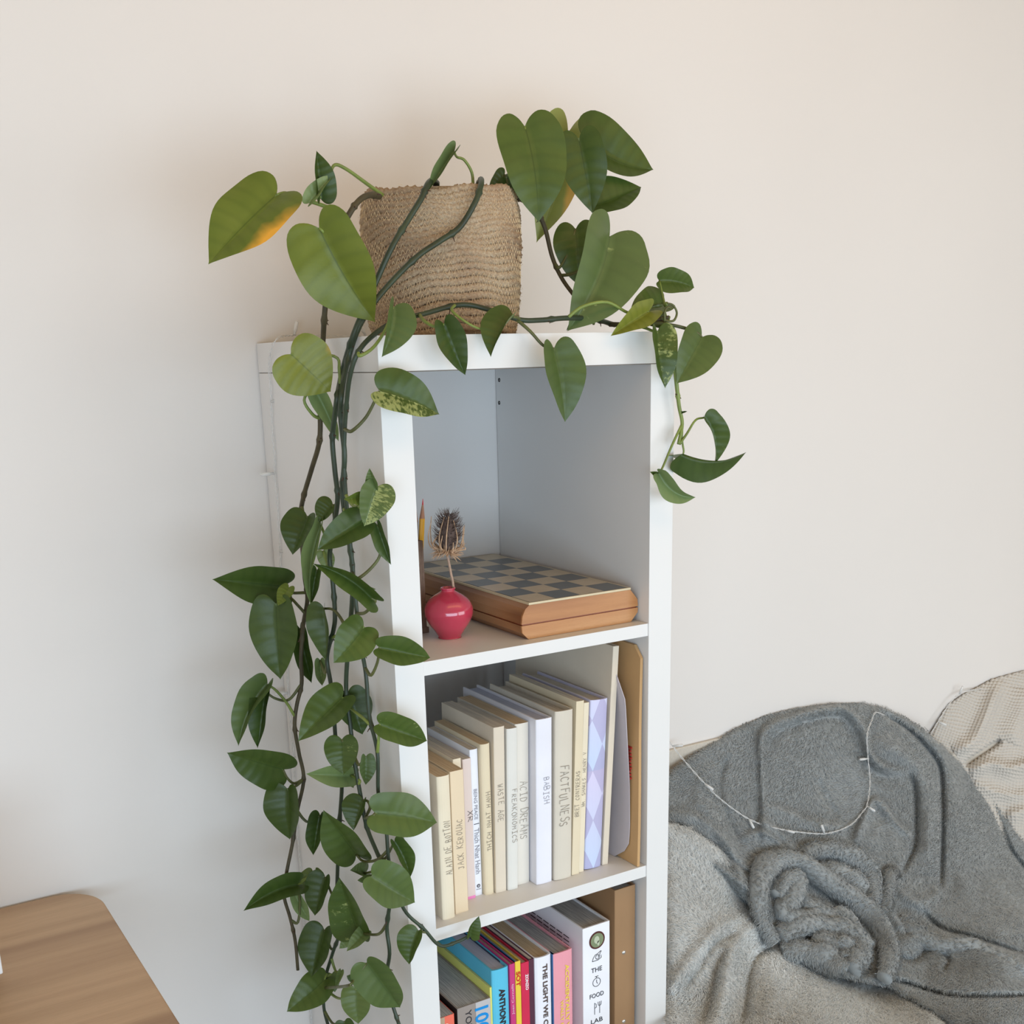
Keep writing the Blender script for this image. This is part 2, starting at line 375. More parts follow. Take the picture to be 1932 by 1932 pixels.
# ------------------------------------------------------------------ writing
GL = {'A': [[(0,0),(.5,1),(1,0)],[(.2,.4),(.8,.4)]], 'B': [[(0,0),(0,1),(.7,.95),(.75,.6),(0,.52),(.85,.45),(.85,.08),(0,0)]],
 'C': [[(.95,.85),(.5,1),(.08,.6),(.1,.2),(.5,0),(.95,.12)]], 'D': [[(0,0),(0,1),(.6,.9),(.95,.5),(.6,.08),(0,0)]],
 'E': [[(.9,1),(0,1),(0,0),(.95,0)],[(0,.52),(.75,.52)]], 'F': [[(.95,1),(0,1),(0,0)],[(0,.55),(.7,.55)]],
 'G': [[(.95,.85),(.5,1),(.08,.6),(.1,.2),(.5,0),(.9,.15),(.9,.45),(.5,.45)]], 'H': [[(0,0),(0,1)],[(.9,0),(.9,1)],[(0,.5),(.9,.5)]],
 'I': [[(.5,0),(.5,1)],[(.1,1),(.9,1)],[(.1,0),(.9,0)]], 'J': [[(.2,1),(.95,1)],[(.7,1),(.7,.2),(.4,0),(.05,.15)]],
 'K': [[(0,0),(0,1)],[(.85,1),(.05,.5),(.9,0)]], 'L': [[(0,1),(0,0),(.85,0)]], 'M': [[(0,0),(.08,1),(.5,.4),(.92,1),(1,0)]],
 'N': [[(0,0),(0,1),(.9,0),(.9,1)]], 'O': [[(.5,1),(.08,.6),(.15,.15),(.5,0),(.9,.3),(.85,.8),(.5,1)]], 'P': [[(0,0),(0,1),(.8,.9),(.8,.55),(0,.5)]],
 'R': [[(0,0),(0,1),(.8,.9),(.75,.55),(0,.5),(.9,0)]], 'S': [[(.9,.88),(.5,1),(.1,.8),(.3,.55),(.8,.42),(.85,.12),(.45,0),(.05,.12)]],
 'T': [[(0,1),(1,1)],[(.5,1),(.5,0)]], 'U': [[(0,1),(.05,.2),(.45,0),(.85,.2),(.9,1)]], 'V': [[(0,1),(.45,0),(.9,1)]],
 'W': [[(0,1),(.22,0),(.5,.7),(.78,0),(1,1)]], 'X': [[(0,0),(.9,1)],[(0,1),(.9,0)]], 'Y': [[(0,1),(.45,.5),(.9,1)],[(.45,.5),(.45,0)]],
 '.': [[(.3,0),(.35,.06)]], ' ': []}
def hand(text, o, rd, up, nrm, length, hgt, r=.00045, seed=1):
    """pencil capitals as thin strokes: o start of baseline, rd reading direction, up letter-up direction"""
    rs = random.Random(seed); o, rd, up, nrm = [np.array(q, float) for q in (o, rd, up, nrm)]
    adv = length/len(text); P = []
    for i, ch in enumerate(text):
        jx = rs.uniform(-.06, .06); jy = rs.uniform(-.08, .08); sl = rs.uniform(-.1, .1); sc = rs.uniform(.85, 1.1)
        for st in GL[ch]:
            pts = [o+rd*(i*adv+(x*.72*sc+jx+sl*y)*adv)+up*((y*sc+jy)*hgt)+nrm*.0003 for x, y in st]
            P.append(tube(catmull(pts, 3) if len(pts) > 3 and ch in 'CDGOSUJB' else pts, r, 4))
    return join(P)
def font_mesh(text, size_h, length, bold=0.0, extr_=.0001):
    cu = bpy.data.curves.new('t', 'FONT'); cu.body = text; cu.size = 1; cu.extrude = extr_; cu.offset = bold; cu.resolution_u = 3
    ob = bpy.data.objects.new('t', cu); COL.objects.link(ob); dg = bpy.context.evaluated_depsgraph_get(); dg.update()
    me = bpy.data.meshes.new_from_object(ob.evaluated_get(dg)); V = np.array([q.co[:] for q in me.vertices]); F = [list(p.vertices) for p in me.polygons]
    bpy.data.objects.remove(ob); bpy.data.curves.remove(cu); bpy.data.meshes.remove(me)
    mn, mxx = V.min(0), V.max(0); V[:, 0] = (V[:, 0]-mn[0])/(mxx[0]-mn[0])*length; V[:, 1] = (V[:, 1]-mn[1])/(mxx[1]-mn[1])*size_h; V[:, 2] = np.sign(V[:, 2])*.00015
    return V, F
def font_on(text, o, rd, up, length, hgt, bold=0.0):
    V, F = font_mesh(text, hgt, length, bold); o, rd, up = [np.array(q, float) for q in (o, rd, up)]
    n = np.cross(rd, up)
    return [tuple(o+rd*a+up*b+n*(c+.0002)) for a, b, c in V], F

# ------------------------------------------------------------------ books
def book(label, x0, w_, y0, d, zb, h, cover, pg='pages', lean=0., kind='soft', round_=.0, group='books on the middle shelf', name='book', cat='book', inset=None, tc=None):
    """upright book; spine faces -y. kind soft: pages flush, hard: boards stand proud"""
    tc = tc if tc else (.0006 if kind == 'soft' else .0024); ins = inset if inset is not None else (.0004 if kind == 'soft' else .0035)
    b = thing(name, label, cat, (x0+w_/2, y0+d/2, zb), group)
    prof = [(0, d)]+[(0, round_*w_*.5)]
    for a in np.linspace(pi, 0, 9)[1:-1]: prof.append((w_/2+w_/2*cos(a)*1.0, round_*w_*.5*(1-sin(a))))
    prof += [(w_, round_*w_*.5), (w_, d)]
    if round_ == 0: prof = [(0, d), (0, .0006), (.0006, 0), (w_-.0006, 0), (w_, .0006), (w_, d)]
    cx = w_/2; inner = []
    for (a, bb) in prof[::-1]:
        ia = cx+(a-cx)*(1-2*tc/w_); inner.append((ia, bb if bb == d else bb+tc))
    poly = prof+inner; n = len(prof)
    V = []; F = []
    for zz in (0, h): V += [(a, bb, zz) for a, bb in poly]
    m = len(poly)
    F += [[i, (i+1) % m, m+(i+1) % m, m+i] for i in range(m)]
    for i in range(n-1):
        j = m-1-i; F.append([i, i+1, j-1, j][::-1]); F.append([m+i, m+i+1, m+j-1, m+j])
    pi_ = [(a, bb) for a, bb in inner if bb != d]
    back = d-(0 if kind == 'soft' else .003)
    pb = [(pi_[0][0]-.0001, back)]+[(a*1.0, bb+.0002) for a, bb in pi_]+[(pi_[-1][0]+.0001, back)]
    PV, PF = extr(pb, ins, h-ins)
    sa, ca = sin(lean), cos(lean)
    def tr(Q):
        o_ = []
        for q in Q:
            xx = q[0]; zz = q[2]; px = w_ if lean > 0 else 0
            X = px+(xx-px)*ca+zz*sa; Zz = zz*ca-(xx-px)*sa
            o_.append((x0+X, y0+q[1], zb+Zz))
        return o_
    mesh_obj('cover', tr(V), F, cover, b); mesh_obj('pages', tr(PV), PF, M[pg], b)
    b_tr[b] = (tr, w_, h); return b
b_tr = {}
def put(b, VF, mat, name='lettering'):
    tr = b_tr[b][0]; V, F = VF; mesh_obj(name, tr(V), F, mat, b)
def zv(v, y, u, zb): return at(u, v, y=y)[2]-zb       # height of a photo row on the spine
cream = paper('cream_wrap', (232, 220, 196)); cream2 = paper('warm_cream_wrap', (230, 210, 180)); ivory = paper('ivory_wrap', (226, 220, 210))
white_p = paper('white_wrap', (232, 232, 242)); pinkish = paper('blush_wrap', (224, 208, 202)); beige = paper('beige_wrap', (222, 210, 192)); stone = paper('stone_wrap', (214, 206, 192))
sand = paper('sand_wrap', (226, 212, 184)); offw = paper('chalk_wrap', (224, 222, 216)); tan = paper('tan_board', (206, 188, 164))
G1 = 'paper wrapped books on the middle shelf'
def hw(b, text, v0, v1, u, y, up='L', frac=(.2, .8), mat=None, seed=1, r=.00030):
    """handwriting between photo rows v0 (top) and v1. up 'L': letters' tops face left (reads upward); 'R': reads downward"""
    w_ = b_tr[b][1]; zt, zb_ = zv(v0, y, u, Z2), zv(v1, y, u, Z2); a, c = w_*frac[0], w_*frac[1]
    if up == 'L': put(b, hand(text, (c, -.0002, zb_), (0,0,1), (-1,0,0), (0,-1,0), zt-zb_, c-a, r, seed), mat or M['graphite'])
    else: put(b, hand(text, (a, -.0002, zt), (0,0,-1), (1,0,0), (0,-1,0), zt-zb_, c-a, r, seed), mat or M['graphite'])
b = book('slim white book with small grey print squeezed against the left side of the middle compartment', .0400, .005, .019, .13, Z2, .197, white_p, group=G1)
put(b, font_on('A GUIDE TO THE PRESENT', (.001, -.0002, .12), (0,0,-1), (1,0,0), .10, .003), M['ink_grey'])
b = book('cream wrapped paperback with soft spine, frontmost at the left end of the middle shelf', .0600-.0015, .0185, .0165, .125, Z2, .1995, cream, 'pages_old', round_=.35, group=G1); hw(b, 'ALAIN DE BOTTON', 1545, 1648, 852, .017, 'L', (.35, .85), seed=3)
b = book('warm cream wrapped paperback left of the thin blush XR book, standing far forward', .0805, .0195, .0235, .125, Z2, .2000, cream2, 'pages_old', group=G1); hw(b, 'JACK KEROUAC', 1543, 1640, 866, .024, 'L', (.3, .75), seed=4)
book('unmarked cream paperback pushed back, only its top corner showing left of the XR book', .1008, .0120, .052, .115, Z2, .2045, cream, group=G1)
b = book('thin blush wrapped book pencilled XR with a pink foot', .1148, .0125, .0515, .12, Z2, .2015, pinkish, group=G1); hw(b, 'XR', 1528, 1553, 888, .0525, 'R', (.35, .95), M['ink'], 5, .0003)
put(b, boxm(.0004, .0121, -.0002, .11, -.0, .004), plain('pink_foot', (236, 140, 196), .5), 'pink_edge')
b = book('thin white printed book titled BEING PEACE', .1282, .0120, .0550, .12, Z2, .2110, paper('white_print', (236, 238, 246)), round_=.2, group=G1); wb = .0120
za, zc = zv(1488, .055, 900, Z2), zv(1545, .055, 902, Z2)
put(b, font_on('BEING PEACE', (wb*.3, -.0003, za), (0,0,-1), (1,0,0), za-zc, wb*.4), M['ink_grey'])
za, zc = zv(1562, .055, 902, Z2), zv(1648, .055, 903, Z2)
put(b, font_on('Thich Nhat Hanh', (wb*.2, -.0003, za), (0,0,-1), (1,0,0), za-zc, wb*.6), M['ink_grey'])
put(b, boxm(wb*.2, wb*.85, -.0004, .0002, za+.006, za+.0068), M['ink'], 'divider')
zc = zv(1671, .055, 903, Z2); V, F = lathe([(0,0),(.0026,0),(.0026,.0003),(0,.0003)], (0,0,0), 20); put(b, ([(wb*.5+q[0], -.0001-q[2], zc+q[1]) for q in V], F), M['ink'], 'emblem')
V, F = lathe([(.0008,0),(.0014,0),(.0014,.0001),(.0008,.0001)], (0,0,0), 16); put(b, ([(wb*.5+q[0], -.0005-q[2], zc+q[1]) for q in V], F), white_p, 'emblem')
put(b, font_on('PRESS', (wb*.2, -.0003, zc-.0055), (1,0,0), (0,0,1), wb*.6, .0014), M['ink_grey'])
b = book('cream wrapped book between the white BEING PEACE book and the WASTE AGE book', .1412, .0145, .0480, .13, Z2, .2175, sand, 'pages_old', round_=.5, group=G1); hw(b, 'THICH NHAT HANH', 1492, 1606, 920, .048, 'L', (.35, .8), seed=6)
b = book('beige wrapped book pencilled WASTE AGE', .1565, .0165, .0455, .145, Z2, .2380, beige, round_=.15, lean=radians(.9), group=G1); hw(b, 'WASTE AGE', 1480, 1553, 945, .045, 'R', (.3, .85), seed=7)
b = book('chalk white wrapped book pencilled FREAKONOMICS', .1745, .0165, .0430, .15, Z2, .2330, offw, round_=.3, lean=radians(1.2), group=G1); hw(b, 'FREAKONOMICS', 1490, 1592, 972, .0425, 'R', (.4, .85), seed=8)
b = book('ivory wrapped book pencilled ACID DREAMS', .1925, .0215, .0500, .16, Z2, .2345, ivory, 'pages_old', round_=.2, lean=radians(1.0), group=G1); hw(b, 'ACID DREAMS', 1474, 1586, 990, .0495, 'R', (.3, .85), seed=9, r=.0003)
b = book('bright white wrapped hardback left of the wide FACTFULNESS book', .2160, .0255, .0345, .20, Z2, .2400, white_p, kind='hard', pg='pages_blue', round_=.18, lean=radians(1.0), group=G1); hw(b, 'BABISH', 1466, 1518, 1032, .035, 'R', (.45, .8), M['ink_grey'], 10)
b = book('wide stone coloured wrapped hardback pencilled FACTFULNESS', .2440, .0290, .0310, .175, Z2, .2465, stone, kind='hard', round_=.25, lean=radians(1.3), group=G1, inset=.006); hw(b, 'FACTFULNESS', 1446, 1563, 1060, .032, 'R', (.25, .75), M['graphite'], 11, .00042)
b = book('sand wrapped book right of FACTFULNESS with pencil title reading upward', .2740, .0125, .0335, .175, Z2, .2550, sand, round_=.1, lean=radians(2.4), group=G1); hw(b, 'BRET CONTRERAS', 1453, 1540, 1090, .034, 'L', (.15, .7), seed=12, r=.0003)
b = book('slender cream book with tiny pencilled title beside the pastel diamond book', .2875, .0085, .0360, .175, Z2, .2500, cream, round_=.1, lean=radians(2.6), group=G1); hw(b, 'WM. SHAKES. HENRY V', 1418, 1521, 1103, .036, 'L', (.15, .75), seed=13, r=.00026)
# pastel diamond hardback
t = NT('pastel_diamond_print'); v = t.coord('Object'); s_ = t.new('ShaderNodeSeparateXYZ'); t.set(s_.inputs[0], v)
dw, dh = .0330, .0740
gx = t.math('DIVIDE', s_.outputs[0], dw); gz = t.math('DIVIDE', s_.outputs[2], dh)
pz = t.math('SUBTRACT', gx, gz)
a_ = t.math('ADD', gx, gz); c1 = t.math('FLOOR', a_); c2 = t.math('FLOOR', pz)
par = t.math('MODULO', t.math('ABSOLUTE', t.math('ADD', c1, c2)), 2.0)
low = t.math('FRACT', t.math('MULTIPLY', gz, .5))
A = t.mix(low, s2l((196, 212, 240)), s2l((214, 206, 236))); B = t.mix(low, s2l((176, 178, 214)), s2l((188, 180, 214)))
t.set(t.b.inputs['Base Color'], t.mix(t.math('LESS_THAN', par, .5), A, B)); t.b.inputs['Roughness'].default_value = .4
M['diamond'] = t.m
book('hardback wrapped in pastel blue and lilac diamonds', .2985, .0290, .0360, .178, Z2, .2500, M['diamond'], kind='hard', round_=.22, lean=radians(2.9), group=G1)
book('tallest thin cream book leaning right beside the grey sheets', .3295, .0100, .0370, .25, Z2, .3220, beige, lean=radians(3.5), group=G1, kind='hard')
# curved grey sheets and brown envelope
def sheet(name, label, cat, outline_fn, mat, th, group=None, loc=None):
    nz, ny = 20, 16; Vs = []
    for i in range(nz+1):
        for j in range(ny+1): Vs.append(outline_fn(i/nz, j/ny))
    Vs = np.array(Vs); Vb = Vs+np.array([th, 0, 0]); F = []
    for i in range(nz):
        for j in range(ny):
            a = i*(ny+1)+j; F.append([a, a+1, a+ny+2, a+ny+1]); F.append([q+len(Vs) for q in (a, a+ny+1, a+ny+2, a+1)])
    N = len(Vs)
    br = [j for j in range(ny+1)]+[i*(ny+1)+ny for i in range(1, nz+1)]+[nz*(ny+1)+j for j in range(ny-1, -1, -1)]+[i*(ny+1) for i in range(nz-1, 0, -1)]
    F += [[br[k], br[(k+1) % len(br)], br[(k+1) % len(br)]+N, br[k]+N] for k in range(len(br))]
    o = mesh_obj(name, np.vstack([Vs, Vb]), F, mat, smooth=False, loc=loc); return tag(o, label, cat, group)
fe = [at(u, v, y=.022) for u, v in ((1171, 1652), (1184, 1626), (1190, 1560), (1187, 1480), (1180, 1340), (1173, 1258))]
fe_x = [min(max(p[0], .3425), .3665) for p in fe]; fe_z = [p[2] for p in fe]
def fsheet(a, b):      # front edge bows out to the right and curls back at the foot
    zz = Z2+.0005+a*.292; x = float(np.interp(zz, fe_z, fe_x)); y = .022+.03*max(0, 1-a/.12)**2+.02*max(0, a-.85)/.15
    return (x-.004*b*(1-a), y+b*.20, zz)
sheet('paper_folder', 'curved grey paper sheets standing between the tall cream book and the brown envelope', 'folder', fsheet, paper('grey_sheet', (196, 190, 196)), .0012, loc=(.35, .1, Z2))
def fenv(a, b):
    zz = Z2+.0005+a*.322; x = .3670+.0080*a+.0006*sin(7*a)
    yy = .004+.006*a
    if a > .95: yy += (a-.95)*.3
    return (x, yy+b*.24, zz)
env = thing('envelope', 'brown padded paper envelope standing against the right side of the middle compartment', 'envelope', (.37, .14, Z2))
o = sheet('body', '', '', fenv, paper('kraft_paper', (196, 158, 112)), .0045, loc=(.37, .14, Z2)); del o['label'], o['category']
o.parent = env; o.location = (0, 0, 0); ORG[o] = ORG[env]
for k in range(9):
    zz = Z2+.155+k*.0048; V, F = boxm(.3698, .3704, .046+.003*(k % 2), .052+.002*(k % 3), zz, zz+.0035)
mesh_obj('red_print', *join([boxm(.3670+.0002*k, .3712, .022+.001*(k % 3), .034, Z2+.128+k*.005, Z2+.131+k*.005) for k in range(10)]), plain('red_stamp', (168, 44, 36), .7), env)

# ---- colourful books in the lower compartment
G2 = 'colourful books on the lower shelf'
def colr(n, c, r=.4): return plain(n, c, r, .03, 20, .35)
YB = .02
def lw(b, text, v0, v1, u, fr, mat, bold=.0, y=YB, fw='D'):
    w_ = b_tr[b][1]; zt, zb_ = zv(v0, y, u, Z3), zv(v1, y, u, Z3)
    if fw == 'D': put(b, font_on(text, (w_*fr[0], -.0003, zt), (0,0,-1), (1,0,0), zt-zb_, w_*(fr[1]-fr[0]), bold), mat)
    else: put(b, font_on(text, (w_*fr[1], -.0003, zb_), (0,0,1), (-1,0,0), zt-zb_, w_*(fr[1]-fr[0]), bold), mat)
h_ = lambda v, u: at(u, v, y=YB)[2]-Z3
b = book('coral red book cut off at the lower left of the bottom compartment', .0450, .0250, .020, .15, Z3, h_(1916, 846), colr('coral_cover', (232, 112, 92)), 'pages_grey', group=G2)
put(b, boxm(.0003, .010, -.0004, .0002, .10, h_(1916, 846)-.0002), colr('tan_band', (182, 160, 136)), 'tan_band')
V, F = lathe([(0,0),(.005,0),(.005,.0003),(0,.0003)], (0,0,0), 18); zt = h_(1916, 846)-.016
put(b, ([(.012+q[0], -.0003-q[2], zt+q[1]) for q in V], F), M['white_plastic'], 'white_print')
put(b, ([(.008+q[0]*.7, -.0006-q[2], zt-.004+q[1]*.7) for q in V], F), M['ink'], 'black_print')
b = book('thick worn grey and silver cookbook with bright blue 10 on its spine', .0745, .0525, .020, .19, Z3, h_(1892, 897), colr('taupe_cover', (150, 140, 134), .35), 'pages_grey', kind='hard', group=G2, inset=.0008)
put(b, boxm(.029, .0521, -.0003, .001, .10, h_(1892, 897)-.0003), colr('silver_band', (188, 186, 188), .3), 'silver_band')
put(b, boxm(-.0003, .0004, .0, .19, .05, h_(1892, 897)-.0003), colr('black_board', (40, 34, 34)), 'black_board')
lw(b, '100', 1898, 1945, 912, (.52, .93), colr('bright_blue', (20, 140, 214)), .02); lw(b, 'YOUR', 1905, 1955, 886, (.24, .42), M['ink'])
b = book('very thin lime yellow book left of the cyan spine', .1275, .0032, .0215, .20, Z3, h_(1864, 927), colr('lime_cover', (222, 222, 120)), group=G2, tc=.0010)
b = book('bright cyan hardback with tall narrow black lettering', .1312, .0270, .020, .19, Z3, h_(1829, 942), colr('cyan_cover', (92, 190, 222)), 'pages_blue', kind='hard', round_=.25, group=G2)
lw(b, 'ANTHONY BOURDAIN', 1864, 2015, 950, (.36, .72), M['ink'], .035)
put(b, boxm(.0245, .0266, .02, .188, h_(1829, 942)-.004, h_(1829, 942)-.0005), colr('navy_endpaper', (34, 48, 74)), 'navy_board')
b = book('magenta book with slim pink script title between the cyan and yellow spines', .1590, .0086, .020, .20, Z3, h_(1819, 965), colr('magenta_cover', (198, 60, 122)), kind='hard', group=G2, tc=.0012)
lw(b, 'Joan Cornellà', 1856, 1914, 967, (.22, .75), colr('pink_print', (240, 190, 215)), 0, fw='U')
b = book('narrow yellow book titled SOT in red', .1682, .0088, .020, .20, Z3, h_(1814, 976), colr('yellow_cover', (232, 202, 72)), kind='hard', group=G2, tc=.0012)
put(b, boxm(.0, .0018, .0012, .2, .02, h_(1814, 976)+.0002), colr('blue_board', (30, 96, 156)), 'blue_board')
lw(b, 'SOT', 1833, 1861, 977, (.12, .88), colr('red_print', (206, 50, 40)), .03)
b = book('crimson book with white ZONZO lettering', .1775, .0132, .020, .20, Z3, h_(1816, 990), colr('crimson_cover', (206, 44, 80)), kind='hard', group=G2, tc=.0016)
lw(b, 'ZONZO', 1837, 1867, 995, (.50, .86), M['white_plastic'], .03)
b = book('dark aubergine book between ZONZO and the white THE LIGHT spine', .1912, .0092, .022, .19, Z3, h_(1811, 1004), colr('aubergine_cover', (84, 48, 66)), group=G2, tc=.0020)
b = book('white hardback titled THE LIGHT WE CARRY', .2010, .0285, .020, .185, Z3, h_(1805, 1025), colr('white_jacket', (236, 236, 244)), 'pages_old', kind='hard', round_=.35, group=G2)
lw(b, 'THE LIGHT WE CARRY', 1818, 1970, 1031, (.42, .70), colr('bronze_print', (92, 78, 74)), .03)
b = book('pink hardback titled ACCIDENTALLY in yellow letters', .2312, .0330, .020, .185, Z3, h_(1796, 1061), colr('pink_cover', (232, 158, 170)), 'pages_grey', kind='hard', round_=.12, group=G2)
lw(b, 'ACCIDENTALLY WES', 1818, 1957, 1072, (.60, .80), colr('yellow_print', (236, 206, 90)), .03); lw(b, 'WALLY KOVAL', 1886, 1965, 1064, (.34, .50), colr('yellow_print_small', (236, 206, 90)), .02)
put(b, boxm(-.0002, .0030, .0015, .012, .02, h_(1796, 1061)), colr('blue_hinge', (70, 112, 160)), 'blue_hinge')
# large white cookbook
fl_h = at(1125, 1745, y=YB)[2]-Z3
b = book('thick white hardback titled THE FOOD LAB with round photo emblem', .2822, .0478, .020, .22, Z3, fl_h, colr('gloss_white', (240, 240, 246), .2), 'pages_grey', kind='hard', group=G2)
wf = .0478
for k in range(8):    # blurb print on the back board
    zz = fl_h-.030-k*.0065
    put(b, join([boxm(-.0004, .0001, .035+.018*j, .035+.018*j+.014, zz, zz+.0014) for j in range(0, 8-(k % 3))]), M['ink'], 'blurb_print')
def flat_disc(cx_, cz, rx, rz, dep, n=40, r0=0.0):
    V, F = lathe([(r0,0),(1,0),(1,.0002),(r0,.0002)], (0,0,0), n); return [(cx_+q[0]*rx, -dep-q[2], cz+q[1]*rz) for q in V], F
ze = at(1128, 1773, y=YB)[2]-Z3
put(b, flat_disc(wf*.52, ze, .0138, .0138, .0002), colr('maroon_ring', (84, 44, 42)), 'emblem')
put(b, flat_disc(wf*.52, ze, .0112, .0112, .0005), colr('sage_disc', (128, 140, 108)), 'emblem')
put(b, join([flat_disc(wf*.50, ze+.001, .0045, .006, .0008), flat_disc(wf*.56, ze-.005, .002, .004, .0008)]), colr('faded_figure', (188, 196, 170)), 'emblem')
def strokes(L, ox, oz, s, r=.00045):
    return join([tube([(ox+x*s, -.0004, oz+zz*s) for x, zz in st], r, 4) for st in L])
circ = lambda cx_, cy_, r, n=18: [(cx_+r*cos(2*pi*i/n), cy_+r*sin(2*pi*i/n)) for i in range(n+1)]
zi = at(1128, 1804, y=YB)[2]-Z3; put(b, strokes([[(-1,-.7),(-.8,-.1),(-.4,.4),(.1,.5),(.8,.9)],[(-1,-.7),(.2,-.7),(.9,-.4),(.8,.1)],[(.9,.85),(.2,-.2)],circ(.1,-.1,.4)], wf*.52, zi, .0085), M['ink'], 'poultry_icon')
zi = at(1128, 1852, y=YB)[2]-Z3; put(b, strokes([circ(0,0,.8),[(0,.8),(0,1.1)],[(-.35,1.12),(.35,1.12)],[(0,.5),(0,0),(.2,-.3)]], wf*.50, zi, .0085), M['ink'], 'stopwatch_icon')
zi = at(1128, 1901, y=YB)[2]-Z3; put(b, strokes([[(-.5,-1),(-.5,1),(-.2,.7),(-.15,.2),(-.5,.1)],[(.45,-1),(.45,.3)],[(.15,1),(.2,.4),(.45,.3),(.7,.4),(.75,1)],[(.45,1),(.45,.3)]], wf*.52, zi, .0095), M['ink'], 'cutlery_icon')
for tx, vt, fx in (('THE', 1826, .20), ('FOOD', 1874, .26), ('LAB', 1922, .22)):
    zc = at(1128, vt+5, y=YB)[2]-Z3; put(b, font_on(tx, (wf*(.50-fx), -.0003, zc-.001), (1,0,0), (0,0,1), wf*fx*2, .0072, -.0), M['ink'])
# brown binder
bh = at(1178, 1675, y=YB)[2]-Z3
b = book('brown card ring binder with steel rivets at the right end of the bottom compartment', .3390, .0372, .020, .26, Z3, min(bh, OP-.012), colr('brown_card', (156, 122, 88), .6), 'pages_grey', kind='hard', group=G2, name='ring_binder', cat='binder', inset=.004)
for vt in (1797, 1927):
    p = at(1177, vt, y=YB); V, F = lathe([(0,.0016),(.0016,.0014),(.0030,.0006),(.0034,0)], (0,0,0), 20)
    mesh_obj('rivet', [(p[0]+q[0], YB-.0001-q[2], p[2]+q[1]) for q in V], [f[::-1] for f in F], M['metal'], b, smooth=True)

# ------------------------------------------------------------------ folded chess box
bx0, bx1, by0, by1 = .1925, .3795, .025, .383; bz = Z1+.0003
box = thing('chess_box', 'folded wooden chess box with checkered top on the upper shelf', 'chess box', ((bx0+bx1)/2, (by0+by1)/2, bz))
HB = .0475
lidp = [(bx0+.012, HB-.003), (bx1-.013, HB-.003), (bx1-.001, .0305), (bx1, .0205), (bx0, .0205), (bx0+.0015, .031), (bx0+.006, .040)]
mesh_obj('lid', *extr([(a, bz+c) for a, c in lidp][::-1], by0, by1, 'y'), [M['boxwood']], box)
mesh_obj('lid_front', *extr([(a, bz+c) for a, c in lidp][::-1], by0-.003, by0, 'y'), M['boxend'], box)
bodp = [(bx0, .0185), (bx1, .0185), (bx1-.0005, .012), (bx1-.012, 0), (bx0+.010, 0), (bx0+.001, .009)]
mesh_obj('case', *extr([(a, bz+c) for a, c in bodp][::-1], by0, by1, 'y'), M['boxwood'], box)
mesh_obj('case_front', *extr([(a, bz+c) for a, c in bodp][::-1], by0-.003, by0, 'y'), M['boxend'], box)
mesh_obj('seam', *boxm(bx0+.002, bx1-.002, by0-.001, by1-.002, bz+.018, bz+.021), M['boxdark'], box)
tx0, tx1, ty0, ty1 = bx0+.0115, bx1-.012, by0-.003, by1-.002
mesh_obj('board_plate', *boxm(tx0, tx1, ty0, ty1, bz+HB-.003, bz+HB, .0008), M['sq_edge'], box)
sxw = (tx1-tx0-.008)/4; syw = (ty1-ty0-.008)/8
for j in range(8):
    for i in range(4):
        x = tx0+.004+i*sxw; y = ty0+.004+j*syw
        mesh_obj('square', *boxm(x, x+sxw-.0002, y, y+syw-.0002, bz+HB-.0004, bz+HB+.0003), M['sq_dark'] if (i+j) % 2 else M['sq_light'], box)
mesh_obj('border_line', *join([boxm(tx0+.0028, tx0+.0034, ty0+.003, ty1-.003, bz+HB-.0002, bz+HB+.0002), boxm(tx0+.003, tx1-.003, ty0+.0028, ty0+.0034, bz+HB-.0002, bz+HB+.0002)]), M['sq_dark'], box)

# ------------------------------------------------------------------ bud vase with dried thistle
vc = at(857, 1204, z=Z1+.001); vc = np.array([vc[0], vc[1]+.012, Z1+.0003])
sc = 1/((vc-CC)@RC[:, 2]*-1)*FPX   # pixels per metre at the vase
R_ = 46/sc; hv = 95/sc
prof = [(0, .0006), (.45, .0), (.47, .01), (.50, .05), (.62, .14), (.82, .28), (.96, .42), (1.0, .52), (.97, .62), (.84, .74), (.62, .83), (.40, .895), (.29, .93), (.27, .95), (.30, .97), (.31, .985), (.29, 1.0), (.25, 1.0), (.22, .985), (.22, .93), (.5, .78), (.85, .5), (.4, .1), (0, .08)]
pp = catmull([(r*R_, zz*hv, 0) for r, zz in prof], 4)[:, :2]
vase = thing('bud_vase', 'small round raspberry pink glazed bud vase in front of the chess box', 'vase', tuple(vc))
mesh_obj('body', *lathe([(max(0, r), zz) for r, zz in pp], vc, 56), M['glaze'], vase, smooth=True)
mesh_obj('foot', *lathe([(.40*R_, -.0002), (.462*R_, -.0002), (.468*R_, .0010), (.40*R_, .0010)], vc, 48), M['vase_foot'], vase)
tip = at(843, 1042, y=vc[1]+.004); base = vc+np.array([-.002, 0, hv*.5]); neck = at(855, 1112, y=vc[1])
th = thing('dried_thistle', 'dried brown thistle head on a thin stalk in the pink vase', 'dried flower', tuple(base))
mesh_obj('stalk', *tube(catmull([base, neck, (neck+tip)/2+np.array([.0006, 0, 0]), tip], 6), .0017, 8), M['stalk'], th, smooth=True)
top = at(847, 966, y=vc[1]+.004); ax = top-tip; L = np.linalg.norm(ax); axn = ax/L
e1 = np.cross(axn, (0, 1, 0)); e1 /= np.linalg.norm(e1); e2 = np.cross(axn, e1)
def thp(s, r, a): return tip+axn*s*L+(e1*cos(a)+e2*sin(a))*r
core = [tube([tip+axn*L*s for s in np.linspace(.05, .92, 14)], [max(.0008, .0115*sin(pi*min(1, .12+s*.92))**.8) for s in np.linspace(0, 1, 14)], 14)]
